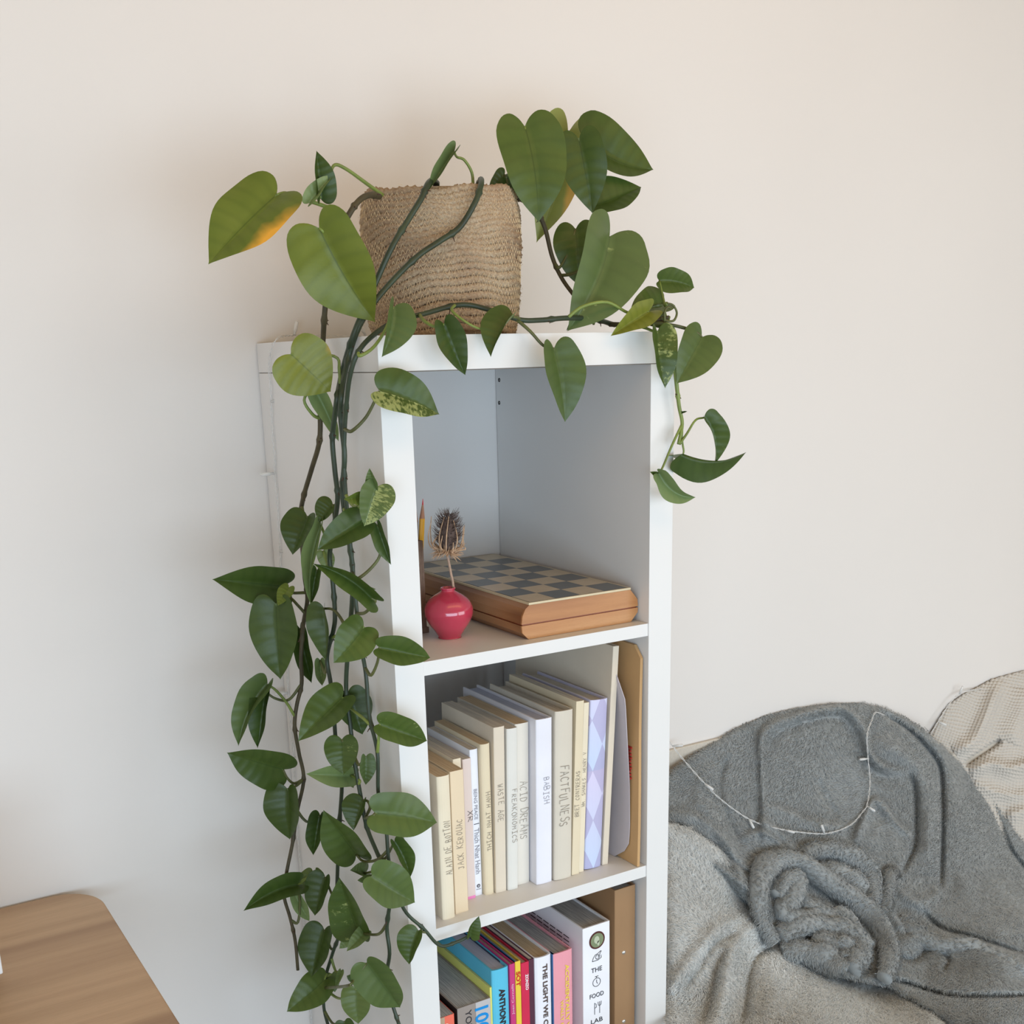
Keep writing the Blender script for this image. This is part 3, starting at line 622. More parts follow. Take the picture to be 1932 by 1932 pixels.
mesh_obj('seed_head', *join(core), M['thistle'], th, smooth=True)
sp = []; rs = random.Random(3)
for k in range(420):
    s = rs.uniform(.12, .95); a = rs.uniform(0, 2*pi); r = .0108*sin(pi*min(1, .12+s*.88))**.8; ln = rs.uniform(.005, .0115)
    p0 = thp(s, r*.7, a); p1 = thp(s+.03+ln*3*rs.random(), r+ln*.5, a); p2 = thp(s+.09+rs.uniform(0, .12), r+ln, a+rs.uniform(-.2, .2))
    sp.append(tube([p0, p1, p2], [.0004, .0003, .0001], 4, False))
o = mesh_obj('spines', *join(sp), M['thistle'], th); o['kind'] = 'stuff'
for k in range(18):
    a = k*2*pi/18+rs.uniform(-.15, .15); s1 = rs.uniform(.55, .98) if k % 2 else rs.uniform(.25, .5); out_ = rs.uniform(.017, .026)
    pts = catmull([thp(0, .001, a), thp(.10, out_*.8, a), thp(s1*.5, out_, a), thp(s1, out_*rs.uniform(.45, 1.1), a+rs.uniform(-.2, .2))], 5)
    mesh_obj('bract', *tube(pts, [.0010*(1-.75*i/len(pts))+.0002 for i in range(len(pts))], 5), M['bract'], th)
sp = []
for k in range(90):
    a = rs.uniform(0, 2*pi); pts = [thp(.02, .002, a), thp(rs.uniform(-.08, .1), rs.uniform(.008, .012), a), thp(rs.uniform(-.22, .26), rs.uniform(.014, .025), a+rs.uniform(-.4, .4))]
    sp.append(tube(pts, [.0010, .0009, .0002], 4, False))
o = mesh_obj('frill', *join(sp), M['bract'], th); o['kind'] = 'stuff'

# ------------------------------------------------------------------ pencil holder behind the left upright
hp = at(806, 1193, z=Z1+.0005); hx1, hy0 = hp[0], hp[1]
hz = at(797, 1020, y=hy0)[2]
ph = thing('pencil_holder', 'square brown pencil holder half hidden behind the left upright', 'pencil holder', (hx1-.03, hy0+.03, Z1))
hx0 = max(TK+.002, hx1-.062); wt = .003
for nm, a in (('side', (hx1-wt, hx1, hy0, hy0+.06)), ('side', (hx0, hx0+wt, hy0, hy0+.06)), ('front', (hx0+wt, hx1-wt, hy0, hy0+wt)), ('back', (hx0+wt, hx1-wt, hy0+.06-wt, hy0+.06))):
    mesh_obj(nm, *boxm(*a, Z1+.0003, hz, .0006), M['holder'], ph)
mesh_obj('plinth', *boxm(hx0-.0008, hx1+.0022, hy0-.0015, hy0+.0615, Z1+.0002, Z1+.008, .0006), M['holder'], ph)
def pencil(label, pt, pb, col, body, r=.0036):
    d = pb-pt; L_ = np.linalg.norm(d); d = d/L_
    p = thing('pencil', label, 'pencil', tuple(pb), 'pencils in the brown holder')
    mesh_obj('shaft', *tube([pt+d*.026, pb], r, 6), body, p)
    mesh_obj('sharpened_wood', *tube([pt+d*.008, pt+d*.026], [r*.33, r], 12), M['pencil_wood'], p)
    mesh_obj('lead', *tube([pt, pt+d*.008], [.0003, r*.33], 8), col, p)
py_ = hy0+.03
pencil('yellow pencil with a red lead standing in the brown holder', at(798, 941, y=py_), at(791, 1100, y=py_), M['pencil_red'], M['pencil_y'])
pencil('grey pencil mostly hidden behind the left upright', at(784, 948, y=py_+.01), at(787, 1100, y=py_+.01), M['ink'], plain('grey_pencil', (150, 150, 150), .5), .0030)

# ------------------------------------------------------------------ potted pothos on top of the bookshelf
PC = np.array([.170, .158, H]); PH = .172
plant = thing('potted_pothos', 'trailing green pothos in a jute basket planter on top of the white bookshelf', 'potted plant', tuple(PC))
def prad(f):       # basket radius at height fraction f
    return float(np.interp(f, [0, .08, .3, .6, .85, 1], [.0885, .0925, .0965, .0985, .0965, .0925]))
basket = mesh_obj('basket_planter', *lathe([(0, .002), (prad(0)-.004, .002)]+[(prad(f)-.004, .004+f*(PH-.008)) for f in np.linspace(0, 1, 8)]+[(prad(f)-.009, .004+f*(PH-.008)) for f in np.linspace(1, .1, 6)]+[(0, .012)], PC, 64), M['jute'], plant, smooth=True)
NR = 23
def tiltz(th, f):
    return .019*sin(f*pi)**1.3*cos(th+1.1)+.0030*sin(3*th+f*5)+.0014*sin(9*th+f*11)
for k in range(NR):
    f = (k+.5)/NR; ns = 300; kk = 9; rr = PH/NR*.66; V = []
    tw = 62+rng.integers(-5, 5); ph = rng.uniform(0, 6)
    for i in range(ns):
        th_ = 2*pi*i/ns; rad = prad(f)-.002+.0012*sin(5*th_+k)*sin(f*pi)
        zc = PC[2]+.004+f*(PH-.008)+tiltz(th_, f)
        for j in range(kk):
            q = 2*pi*j/kk
            lob = 1+.20*cos(3*q+tw*th_*1.0+ph)+.10*sin(tw*2.3*th_+k*3+j)+rng.uniform(-.09, .09)
            V.append((PC[0]+(rad+rr*lob*cos(q))*cos(th_), PC[1]+(rad+rr*lob*cos(q))*sin(th_), zc+rr*lob*sin(q)))
    F = [[i*kk+j, ((i+1) % ns)*kk+j, ((i+1) % ns)*kk+(j+1) % kk, i*kk+(j+1) % kk] for i in range(ns) for j in range(kk)]
    mesh_obj('rope_course', V, np.array(F), M['jute'], basket, smooth=True)
# zigzag stitching thread and loose fibres
P_ = []
for k in range(NR-1):
    n_ = 88
    for i in range(n_):
        if rng.random() < .15: continue
        for s0, s1 in ((0, .5), (.5, 1)):
            t0 = 2*pi*(i+s0)/n_; t1 = 2*pi*(i+s1*.92)/n_; fa, fb = (k+.55)/NR, (k+1.35)/NR
            if s0: fa, fb = fb, fa
            q = []
            for (tt, ff) in ((t0, fa), ((t0+t1)/2, (fa+fb)/2), (t1, fb)):
                ff = min(ff, 1); r0 = prad(ff)+.0027; q.append((PC[0]+r0*cos(tt), PC[1]+r0*sin(tt), PC[2]+.004+ff*(PH-.008)+tiltz(tt, ff)))
            P_.append(tube(q, .00028, 3, False))
for i in range(500):
    tt = rng.uniform(0, 2*pi); ff = rng.uniform(0, 1); r0 = prad(ff)+.002; a = rng.uniform(-1, 1); b_ = rng.uniform(-1, 1); ln = rng.uniform(.003, .009)
    q = [(PC[0]+(r0+o_)*cos(tt+a*o2/r0), PC[1]+(r0+o_)*sin(tt+a*o2/r0), PC[2]+ff*PH+b_*o2) for o_, o2 in ((0, 0), (.0022, ln*.5), (.0030, ln))]
    P_.append(tube(q, .00016, 3, False))
o = mesh_obj('stitching', *join(P_), M['thread'], basket); o['kind'] = 'stuff'
mesh_obj('soil', *lathe([(0, PH-.020), (.04, PH-.019), (prad(.9)-.0095, PH-.022)], PC, 40), M['soil'], plant)

def yh(u, v):      # hanging curtain of vines: a plane just left of the shelf side, kept off the wall
    p = at(u, v, x=-.034); return float(min(max(p[1], -.022), .205))
def P3(u, v, y=None, dl=0.):
    y = yh(u, v) if y is None else y
    p = at(u, v, y=y); d = CC-p; d /= np.linalg.norm(d); return p+d*dl
VINES = []
def vine(pts, r=.0036, mat='vine', nodes=True, name='vine', dl=0.):
    P = np.array([P3(*(p if len(p) == 3 else (p[0], p[1], None)), dl) for p in pts]); C = catmull(P, 7)
    n = len(C); rr = np.linspace(r*.92, r*.62, n)
    if nodes:
        for i in range(5, n-3, 13): rr[i] *= 1.35
    VINES.append(C)
    o = mesh_obj(name, *tube(C, rr, 9), M[mat], plant, smooth=True)
    if nodes:
        q = []
        for i in range(5, n-3, 13):
            for e in range(2):
                d = rng.normal(size=3); d[1] -= .6; d /= np.linalg.norm(d); ln = rng.uniform(.004, .009)
                q.append(tube([C[i], C[i]+d*ln*.6+(0, 0, -.0005), C[i]+d*ln+(0, 0, -.002)], [.0011, .0008, .0004], 5))
        mesh_obj('aerial_root', *join(q), M['root'], plant)['kind'] = 'stuff'
    return C
vine([(716,371,.10),(700,368,.085),(680,376,.075),(660,402,.07),(640,445,.08),(622,510,.095),(613,585,.10),(609,650,.12),(606,700),(604,760),(603,830),(588,885),(572,940),(566,985),(571,1040),(575,1090),(580,1130),(572,1180),(568,1240),(569,1290),(560,1330),(556,1370),(564,1420),(573,1470),(561,1530),(552,1590),(540,1650),(536,1690),(547,1730),(557,1775),(562,1830)], .0037, 'vine_brown')
vine([(828,366,.14),(820,341,.100),(808,346,.062),(794,376,.051),(770,415,.05),(740,465,.045),(708,535,.050),(684,590,.045),(664,640,.05),(646,700,.085),(637,745),(631,790),(627,830),(632,890),(637,940),(630,995),(622,1050),(628,1100),(632,1160),(629,1190),(617,1240),(624,1290),(630,1350),(634,1400),(645,1470),(640,1560),(637,1640),(636,1700),(641,1755),(627,1800),(613,1850),(611,1900),(622,1945)], .0038, 'vine')
vine([(900,368,.14),(906,340,.100),(908,346,.062),(897,380,.047),(868,428,.050),(830,455,.050),(790,482,.048),(745,525,.048),(705,572,.045),(676,620,.045),(656,680,.06),(645,740),(643,790),(650,860),(646,930),(655,1000),(665,1070),(664,1140),(657,1220),(653,1300),(661,1370),(668,1430),(680,1500),(692,1560),(712,1610),(724,1640),(736,1690),(730,1750),(735,1800),(728,1850),(742,1900),(757,1945)], .0038, 'vine')
V4 = vine([(1160,613,.05),(1120,602,.03),(1070,600,.005),(1020,604,-.002),(980,603,-.004),(925,585,.020),(870,575,.034),(800,592,.035),(748,605,.025),(705,632,.0),(676,664,-.01),(660,710,.0),(652,780),(649,850),(651,920),(660,1020),(668,1100),(678,1200),(690,1270),(697,1350),(712,1420),(714,1500),(728,1560),(736,1640),(762,1715,-.016),(800,1753,-.020),(830,1784,-.022),(862,1777,-.024),(887,1765,-.028)], .0034, 'vine')
vine([(968,372,.12),(985,377,.115),(1008,390,.11),(1028,430,.11),(1042,485,.11),(1060,525,.10),(1085,560,.08),(1108,590,.06),(1150,612,.045)], .0036, 'vine_brown')
vine([(1150,612,.045),(1190,612,.02),(1230,606,.01),(1262,598,.0)], .0034, 'vine_brown')
vine([(1210,612,.02),(1250,610,.0),(1300,622,-.01)], .0026, 'petiole_dark', False)
vine([(1262,617,-.005),(1270,660,-.012),(1276,720,-.014),(1281,765,-.014),(1287,800,-.015),(1280,838,-.018)], .0034, 'petiole', True)
vine([(1247,600,-.005),(1260,606,-.01),(1272,604,-.012),(1277,590,-.012),(1270,576,-.012),(1258,572,-.01)], .0019, 'petiole_dark', False, 'tendril')
vine([(1254,606,-.01),(1254,590,-.012),(1259,580,-.012),(1266,582,-.012)], .0019, 'petiole_dark', False, 'tendril')

# leaf outline: (half width, position along midrib), base lobes first
LO = catmull([(0, .0, 0), (.17, -.085, 0), (.42, -.135, 0), (.70, -.10, 0), (.91, .03, 0), (1.0, .22, 0), (.965, .40, 0), (.83, .57, 0), (.62, .72, 0), (.38, .84, 0), (.17, .925, 0), (.05, .972, 0), (0, 1, 0)], 3)[:, :2]
def leaf(bu, bv, tu, tv, wa, wb, y=None, dl=0., tone=.25, var=0., edge=0., pale=0., bend=0., dt=None, sa=1, sb=1, pet=None, cup=.12, pr=.0019, seed=None, pmat=None):
    """base and tip pixel, apparent half widths (wa on the clockwise side), real depth y; halves swing towards the viewer when narrow"""
    rs = random.Random((bu*7+bv*3) if seed is None else seed)
    B = P3(bu, bv, y, dl); 
    if y is None: ty = yh(bu, bv)+(rs.uniform(-.012, .004) if dt is None else dt)
    else: ty = y+(rs.uniform(-.012, .002) if dt is None else dt)
    T = P3(tu, tv, min(ty, .355), dl)
    dep = -((B-CC)@RC[:, 2]); s = dep/FPX
    right, upv, tow = RC[:, 0], RC[:, 1], RC[:, 2]
    du, dv = tu-bu, tv-bv; L2 = math.hypot(du, dv); du /= L2; dv /= L2
    sideA = right*(-dv)+upv*(-du)      # image direction (-dv, du) with v down
    mid = T-B; Ln = np.linalg.norm(mid); md = mid/Ln
    sideA = sideA-md*sideA.dot(md); sideA /= np.linalg.norm(sideA)
    nrm = np.cross(md, sideA); 
    if nrm.dot(tow) < 0: nrm = -nrm
    Wt = max(wa*s, wb*s, .34*Ln)
    NJ = 7; n = len(LO); V = []; UV = []; F = []
    ss = np.clip((LO[:, 1]+.135)/1.135, 0, 1)**1.5*.98
    bendv = sideA*bend*s
    droop = rs.uniform(.02, .06)*Ln
    def mpt(q): return B+mid*q+bendv*(4*q*(1-q))+nrm*(droop*4*q*(1-q))
    ph1, ph2 = rs.uniform(0, 6), rs.uniform(0, 6); twist = rs.uniform(-.12, .12)
    for side, wpx, sg in ((1, wa, sa), (-1, wb, sb)):
        wp = wpx*s; zoff = sqrt(max(0, Wt*Wt-wp*wp))*.75
        base = len(V)
        for i in range(n):
            wn, sl = LO[i]; q0 = min(max(ss[i], 0), 1); m0 = mpt(q0); mt = mpt(min(max(sl, 0), 1)) if sl > 0 else B+md*Ln*sl
            edgep = mt+sideA*side*wp*wn+nrm*(zoff*wn*sg+cup*wp*wn*wn*sg*.6)
            edgep = edgep+nrm*(.028*Ln*wn*sin(ph1+sl*7+side))+sideA*side*(.012*Ln*wn*sin(ph2+sl*9))
            for j in range(NJ):
                a = j/(NJ-1)
                p = m0*(1-a)+edgep*a
                p = p+md*Ln*(-.05)*sin(a*pi)*wn*(1-q0)*.6+nrm*(.016*Ln*sin(a*pi)*wn)*(1 if sg > 0 else -1)*rs.choice((1,))
                p = p+nrm*(.0003*Ln/.08*sin(q0*42+ph1)*sin(a*pi)*wn)
                V.append(p); UV.append((.5-side*.5*a, ss[i]))
        for i in range(n-1):
            for j in range(NJ-1):
                a0 = base+i*NJ+j; f = [a0, a0+1, a0+NJ+1, a0+NJ]
                F.append(f if side > 0 else f[::-1])
    V = np.array(V)
    # face orientation: the upper surface looks along nrm
    f = F[len(F)//4]; nn = np.cross(V[f[1]]-V[f[0]], V[f[2]]-V[f[0]])
    if nn.dot(nrm) < 0: F = [g[::-1] for g in F]
    o = mesh_obj('leaf', V, F, M['leaf'], plant, smooth=True, uv=UV)
    bm = bmesh.new(); bm.from_mesh(o.data); bmesh.ops.remove_doubles(bm, verts=bm.verts[:], dist=1e-5); bm.to_mesh(o.data); bm.free()
    o['leaf_tone'] = float(tone+rs.uniform(-.04, .04)); o['leaf_variegation'] = float(var); o['leaf_edge'] = float(edge); o['leaf_pale'] = float(pale)
    if edge > 0: o['label'] = 'yellowing leaf'
    elif abs(var) > .5: o['label'] = 'cream splashed leaf'
    # petiole
    if pet is not False:
        if pet is None:
            A = np.vstack(VINES); d_ = np.linalg.norm(A-B, axis=1)+.4*np.abs(A[:, 2]-B[2]+.015)*0; i = int(np.argmin(d_)); N = A[i]
            dist = d_[i]
            if dist > .09: return o
            c = (N+B)/2+np.array([0, 0, -.012 if dist > .012 else 0])+nrm*.002
            pts = [N, c*.5+N*.5+np.array([0, 0, -.004*(dist > .012)]), c, B]
        else:
            pts = [P3(q[0], q[1], (q[2] if len(q) > 2 else y), dl*(1-k_/len(pet))) for k_, q in enumerate(pet)]+[B]
            if len(pet[0]) < 3:
                A = np.vstack(VINES); uu, vv = pix(A); i = int(np.argmin((uu-pet[0][0])**2+(vv-pet[0][1])**2))
                pts[0] = A[i]
        C = catmull(pts, 5)
        mesh_obj('petiole', *tube(C, np.linspace(pr*1.15, pr*.8, len(C)), 7), M[pmat or ('petiole' if tone > .3 else 'petiole_dark')], o, smooth=True)
    return o
L = leaf
# --- crown left
L(522,368,393,499,68,62,.09,0,.55,edge=.78,pet=[(655,404),(610,388),(560,372),(538,364)],pr=.0021,dt=-.01)
L(602,430,708,608,80,62,.045,0,.62,pet=[(628,470),(612,440)],bend=6,dt=-.01)
L(604,374,597,284,34,3,.08,.002,.15,pet=[(722,368,.11),(690,345,.10),(655,320,.09),(632,311,.085),(622,330,.083)],pr=.0020,pmat='petiole')
L(584,383,628,330,12,16,.075,.0,.45,pale=.8,pet=False,dt=-.005)
L(857,287,806,364,12,10,.07,0,.2,pale=.45,dt=0,pet=[(893,354,.10),(890,325,.10),(876,302,.10),(862,296,.10)],pr=.0017,pmat='petiole')
# --- crown right, back to front
L(1072,250,1012,458,48,46,.20,0,.85,edge=.95,pale=.55,bend=-10)
L(952,330,922,366,14,14,.16,0,.15)
L(956,338,972,380,16,16,.12,0,.1)
L(1102,262,1233,320,40,62,.155,0,.22,var=.55,bend=16,dt=-.03)
L(1092,262,1118,403,44,43,.12,.01,.22,dt=-.01)
L(990,238,1016,420,60,68,.09,0,.38,bend=-6,pet=[(985,377),(1000,345),(1000,290)],dt=-.015)
L(1122,388,1210,353,32,44,.13,0,.22,bend=2)
L(1086,432,1094,541,44,42,.10,.0,.26,var=.5,pet=[(1045,500),(1055,505,.1),(1070,480,.1)])
L(1106,520,1090,588,18,20,.07,.0,.1)
L(1150,446,1070,625,46,84,.05,.01,.28,pale=.3,var=.62,bend=-14,dt=-.02,cup=.3)
L(1118,575,1068,624,14,12,.03,0,.12)
L(1250,572,1188,590,36,22,.03,.0,.38,var=.5)
L(1250,598,1205,600,20,22,.025,.0,.25)
L(1244,530,1310,543,24,22,.02,.0,.32,var=.55,bend=-3)
L(1224,588,1152,634,20,26,.0,.005,.72,pet=[(1072,602),(1100,578,.0),(1145,570,-.005),(1185,590,-.005),(1210,588,-.002)],pr=.0019,pmat='petiole',dt=-.01)
L(1324,636,1277,724,34,48,-.012,.0,.26,pale=.15,var=.5,dt=-.01,pet=[(1250,610),(1290,618,-.01),(1315,628,-.012)])
L(1240,626,1255,733,13,38,-.018,0,.28,var=.72,bend=4,pet=[(1190,612),(1215,618,.0),(1230,624,-.012)],pmat='petiole')
L(1328,788,1347,878,4,32,-.018,0,.30,var=.6,bend=-10,pet=[(1282,838,-.018),(1296,818,-.018),(1312,793,-.018)],pr=.0016,pmat='petiole')
L(1289,856,1408,853,38,2,-.016,0,.14,bend=16,pet=[(1289,800),(1287,830,-.016),(1290,850,-.016)],pr=.0014,pmat='petiole',sa=-1,sb=-1)
L(1244,893,1313,938,26,8,-.018,.004,.35,pale=.75,bend=14,pet=[(1290,800),(1268,840,-.017),(1252,878,-.018)],pr=.0016,pmat='petiole')
L(1243,897,1226,890,5,7,-.016,.0,.3,pet=False)
L(1286,779,1297,776,2,2,-.016,.0,.05,pet=False)
# --- row hanging over the front edge
L(742,580,720,674,4,46,-.010,.008,.30,var=.45,pale=.25,bend=-6,pet=[(672,664),(680,671,-.012),(705,655,-.012),(728,620,-.01)],pmat='petiole')
L(838,612,878,708,24,30,-.018,0,.10,var=.45,pet=[(790,592),(800,605,.0),(820,616,-.012)],bend=2,pmat='petiole')
L(968,598,926,674,44,6,-.014,.004,.22,bend=6,var=.4,pet=[(982,603),(976,599,-.01)])
L(1045,658,1066,797,26,50,-.022,0,.18,pale=.15,var=.42,bend=-4,pet=[(975,603),(1000,625,-.014),(1025,652,-.02)])
vine([(858,576,.02),(852,585,.01),(868,600,.0),(892,615,-.006),(912,622,-.008),(940,628,-.012)], .0019, 'petiole', False, 'petiole_stalk')
# --- upper left of the curtain
L(549,668,624,739,60,60,.07,.01,.72,edge=.42,pet=[(645,735),(642,740,.06),(640,700,.06),(630,672,.06)],pmat='petiole',dt=-.008)
L(590,728,639,833,17,17,.09,.0,.42,pale=.9,pet=[(603,785),(590,782),(574,755)],bend=-3)
L(716,738,829,782,34,50,-.022,0,.24,var=-.80,bend=-4,pet=[(650,812),(664,813,.0),(690,788,-.01),(708,755,-.02)])
L(712,918,687,993,22,40,-.022,.0,.26,pale=.25,var=.78,pet=[(648,960),(655,968,.02),(680,955,-.01)],pmat='petiole')
L(706,920,697,883,8,14,-.020,.0,.28,pale=.3,pet=False)
L(688,938,648,942,10,16,None,0,.45)
L(628,952,601,986,28,14,None,-.02,.18)
L(580,975,552,1047,42,24,None,.005,.14)
L(684,984,598,1038,32,30,None,.002,.10)
L(606,992,586,1140,13,11,None,.012,.45,pale=.85,bend=8)
L(712,990,738,1066,18,9,-.008,0,.12,pet=[(664,1080),(672,1093,.0),(700,1072,-.005),(718,1042,-.008)],pale=.1)
L(610,1040,626,1077,16,16,None,-.015,.6,pale=.6)
# --- middle
L(530,1106,400,1093,34,42,None,0,.16,pet=[(565,1122),(548,1118),(538,1108)],dt=-.02)
L(545,1108,524,1143,15,14,None,.050,.55,pet=False)
L(521,1140,529,1282,52,42,None,.045,.18,pet=[(572,1155),(560,1140),(545,1128)],dt=-.006)
L(700,1128,589,1063,12,26,None,.006,.20,bend=10,pet=[(668,1158),(690,1155),(708,1135)])
L(690,1112,622,1090,8,14,None,0,.4,pale=.8,pet=False)
L(598,1076,587,1141,14,12,None,-.02,.12)
L(612,1148,614,1246,38,6,None,.01,.14,pale=.1,pet=[(648,1190),(642,1165),(628,1150)],bend=-6)
L(566,1186,588,1289,18,16,None,-.02,.10)
L(686,1184,629,1251,36,40,None,.016,.34,var=.5,bend=-3,pet=[(632,1205),(645,1195),(668,1180)])
L(716,1222,812,1241,25,28,-.022,0,.26,var=.45,pet=[(690,1262),(700,1274,-.005),(712,1250,-.015)])
L(604,1246,608,1294,10,12,None,-.01,.3,pale=.45)
L(505,1292,450,1408,32,14,None,.0,.24,pale=.2,bend=8,pet=[(560,1350),(540,1325),(520,1302)],pmat='petiole')
L(502,1306,486,1412,26,12,None,-.006,.10,pet=[(570,1290),(545,1320),(520,1318)],bend=-2)
L(646,1316,562,1399,40,30,None,.02,.28,pet=[(706,1372),(685,1355),(660,1335)],pmat='petiole')
L(656,1308,684,1386,24,38,None,-.012,.10)
L(716,1366,806,1398,24,32,-.022,0,.27,var=.6,pet=[(713,1420),(714,1400,-.02)],pmat='petiole')
L(534,1452,428,1420,32,44,None,0,.22,pet=[(573,1472),(555,1478),(542,1468)],dt=-.01)
L(543,1489,547,1584,46,26,None,.012,.18,pet=[(573,1472),(560,1482)])
L(645,1395,648,1462,34,32,None,.03,.24,var=.62)
L(662,1463,577,1460,20,22,None,-.004,.42,pale=.7,pet=[(690,1480),(678,1472)])
L(652,1450,667,1487,10,12,None,.008,.4,pale=.7,var=.7)
L(690,1428,690,1481,9,20,None,-.004,.14,pale=.15)
# --- lower
L(686,1510,667,1567,36,8,None,0,.12,pet=[(690,1540),(698,1525),(694,1512)])
L(708,1534,825,1552,38,46,-.024,0,.28,bend=-3,dt=-.006,pet=[(695,1543),(702,1540,-.02)],pale=.08)
L(672,1612,610,1528,28,44,None,.016,.26,pet=[(735,1608),(712,1622),(686,1625)],dt=-.01)
L(604,1538,591,1614,20,12,None,-.004,.10)
L(744,1588,774,1656,6,24,-.004,0,.20,bend=-4)
L(688,1648,660,1642,22,4,None,.0,.16,pale=.2,pet=[(682,1655)])
L(702,1653,783,1703,32,46,-.034,.0,.30,pale=.12,pet=[(735,1640),(718,1640,0)])
L(700,1656,674,1661,8,10,-.004,.0,.24,pet=False)
L(560,1670,459,1719,26,20,None,.004,.14,bend=8,pet=[(548,1733),(562,1740),(566,1700)])
L(590,1648,562,1684,18,12,None,-.012,.4,pale=.3)
L(596,1642,615,1660,8,8,None,-.02,.4,pale=.3)
L(614,1655,594,1728,34,14,None,.006,.08,var=.4)
L(558,1690,584,1738,12,14,None,-.01,.42,pale=.8,pet=False)
L(674,1757,640,1655,26,44,None,.018,.26,var=.66,dt=-.008,pet=[(735,1745),(715,1762),(690,1762)])
L(612,1754,588,1843,42,22,None,.008,.12,var=.4)
L(689,1758,654,1795,16,12,None,.0,.42,pale=.5,pet=False)
L(666,1765,640,1790,12,12,None,-.01,.4,pale=.5)
L(790,1757,772,1820,34,10,-.022,0,.30,pet=[(806,1758),(798,1758,-.02)],bend=3)
L(612,1848,541,1909,32,30,None,.014,.34,bend=-2)
L(692,1817,755,1901,42,34,-.032,.0,.24,pale=.15,var=.5,pet=[(636,1866),(655,1860),(667,1850)])
L(672,1866,676,1932,30,28,None,.0,.45,pale=.25,pet=[(612,1862),(635,1882),(650,1882)])
L(626,1838,632,1872,14,14,None,-.014,.35,pale=.4)
L(643,1832,633,1862,5,7,None,-.012,.4,pale=.5)
L(668,1846,654,1841,8,8,None,.0,.1,pet=False)
L(650,1928,664,1975,22,20,None,.0,.2)
L(887,1766,904,1728,20,4,-.030,0,.24,bend=-5,pet=False)

# ------------------------------------------------------------------ fairy lights
def string_lights(label, pts, bulbs, seed=1, r=.00055):
    P = np.array(pts); C = catmull(P, 10); n = len(C)
    T = np.gradient(C, axis=0); T /= np.linalg.norm(T, axis=1)[:, None]
    A = np.cross(T, RC[:, 2]); A /= np.linalg.norm(A, axis=1)[:, None]; Bv = np.cross(T, A)
    ln = np.concatenate([[0], np.cumsum(np.linalg.norm(np.diff(C, axis=0), axis=1))]); k = ln*2*pi/.035
    o = thing('fairy_lights', label, 'fairy lights', tuple(C[0]))
    for ph in (0, pi):
        off = .0011
        mesh_obj('wire', *tube(C+(A*np.cos(k+ph)[:, None]+Bv*np.sin(k+ph)[:, None])*off, r, 5), M['clear'], o, smooth=True)
    for (u, v), d in bulbs:
        uu, vv = pix(C); i = int(np.argmin((uu-u)**2+(vv-v)**2)); d = RC[:, 0]*d[0]-RC[:, 1]*d[1]+RC[:, 2]*.2; d = d/np.linalg.norm(d)
        b = C[i]; bo = mesh_obj('bulb', *tube([b, b+d*.006, b+d*.0065, b+d*.018, b+d*.0195], [.0017, .0020, .0026, .0026, .0008], 10), M['clear'], o, smooth=True)
    return o
def side(u, v, x=-.0028): return at(u, v, x=x)
topz = lambda u, v: at(u, v, y=.365)
string_lights('clear unlit fairy lights running along the rear top and left side of the bookshelf',
    [topz(690,634),(topz(660,635)),topz(600,633),topz(555,633),at(522,640,x=-.004),side(508,680),side(511,740),side(513,800),side(518,860),side(518,893),side(523,940),side(528,1040),side(530,1090),side(536,1160),side(541,1240),side(543,1300),side(549,1380),side(553,1420),side(556,1480),side(560,1560),side(567,1640),side(571,1710),side(577,1800),side(584,1860),side(588,1940)],
    [((556,633),(.25,-1)),((690,634),(-.3,-.6)),((518,893),(-1,.15)),((528,1040),(1,.1)),((543,1305),(-1,.1)),((556,1430),(1,0)),((512,760),(1,-.2))], 1)

# ------------------------------------------------------------------ sofa under the blankets
sofa = thing('sofa', 'beige upholstered sofa covered by blankets right of the bookshelf', 'sofa', (1.35, -.1, 0))
def cushion(name, x0, x1, y0, y1, z0, z1, b):
    mesh_obj(name, *boxm(x0, x1, y0, y1, z0, z1, b, 5), M['sofa'], sofa, smooth=True)
cushion('arm', .46, .64, -.62, .33, .08, .39, .06)
cushion('backrest', .60, 2.45, .338, .380, .10, .585, .018)
cushion('backrest_lip', .60, 1.10, .3795, .3872, .50, .733, .003)
cushion('seat', .66, 2.45, -.62, .33, .10, .23, .05)
for x in (.52, 2.3):
    for y in (-.55, .28): mesh_obj('leg', *lathe([(0, 0), (.014, 0), (.022, .105), (0, .105)], (x, y, 0), 16), M['oak'], sofa)

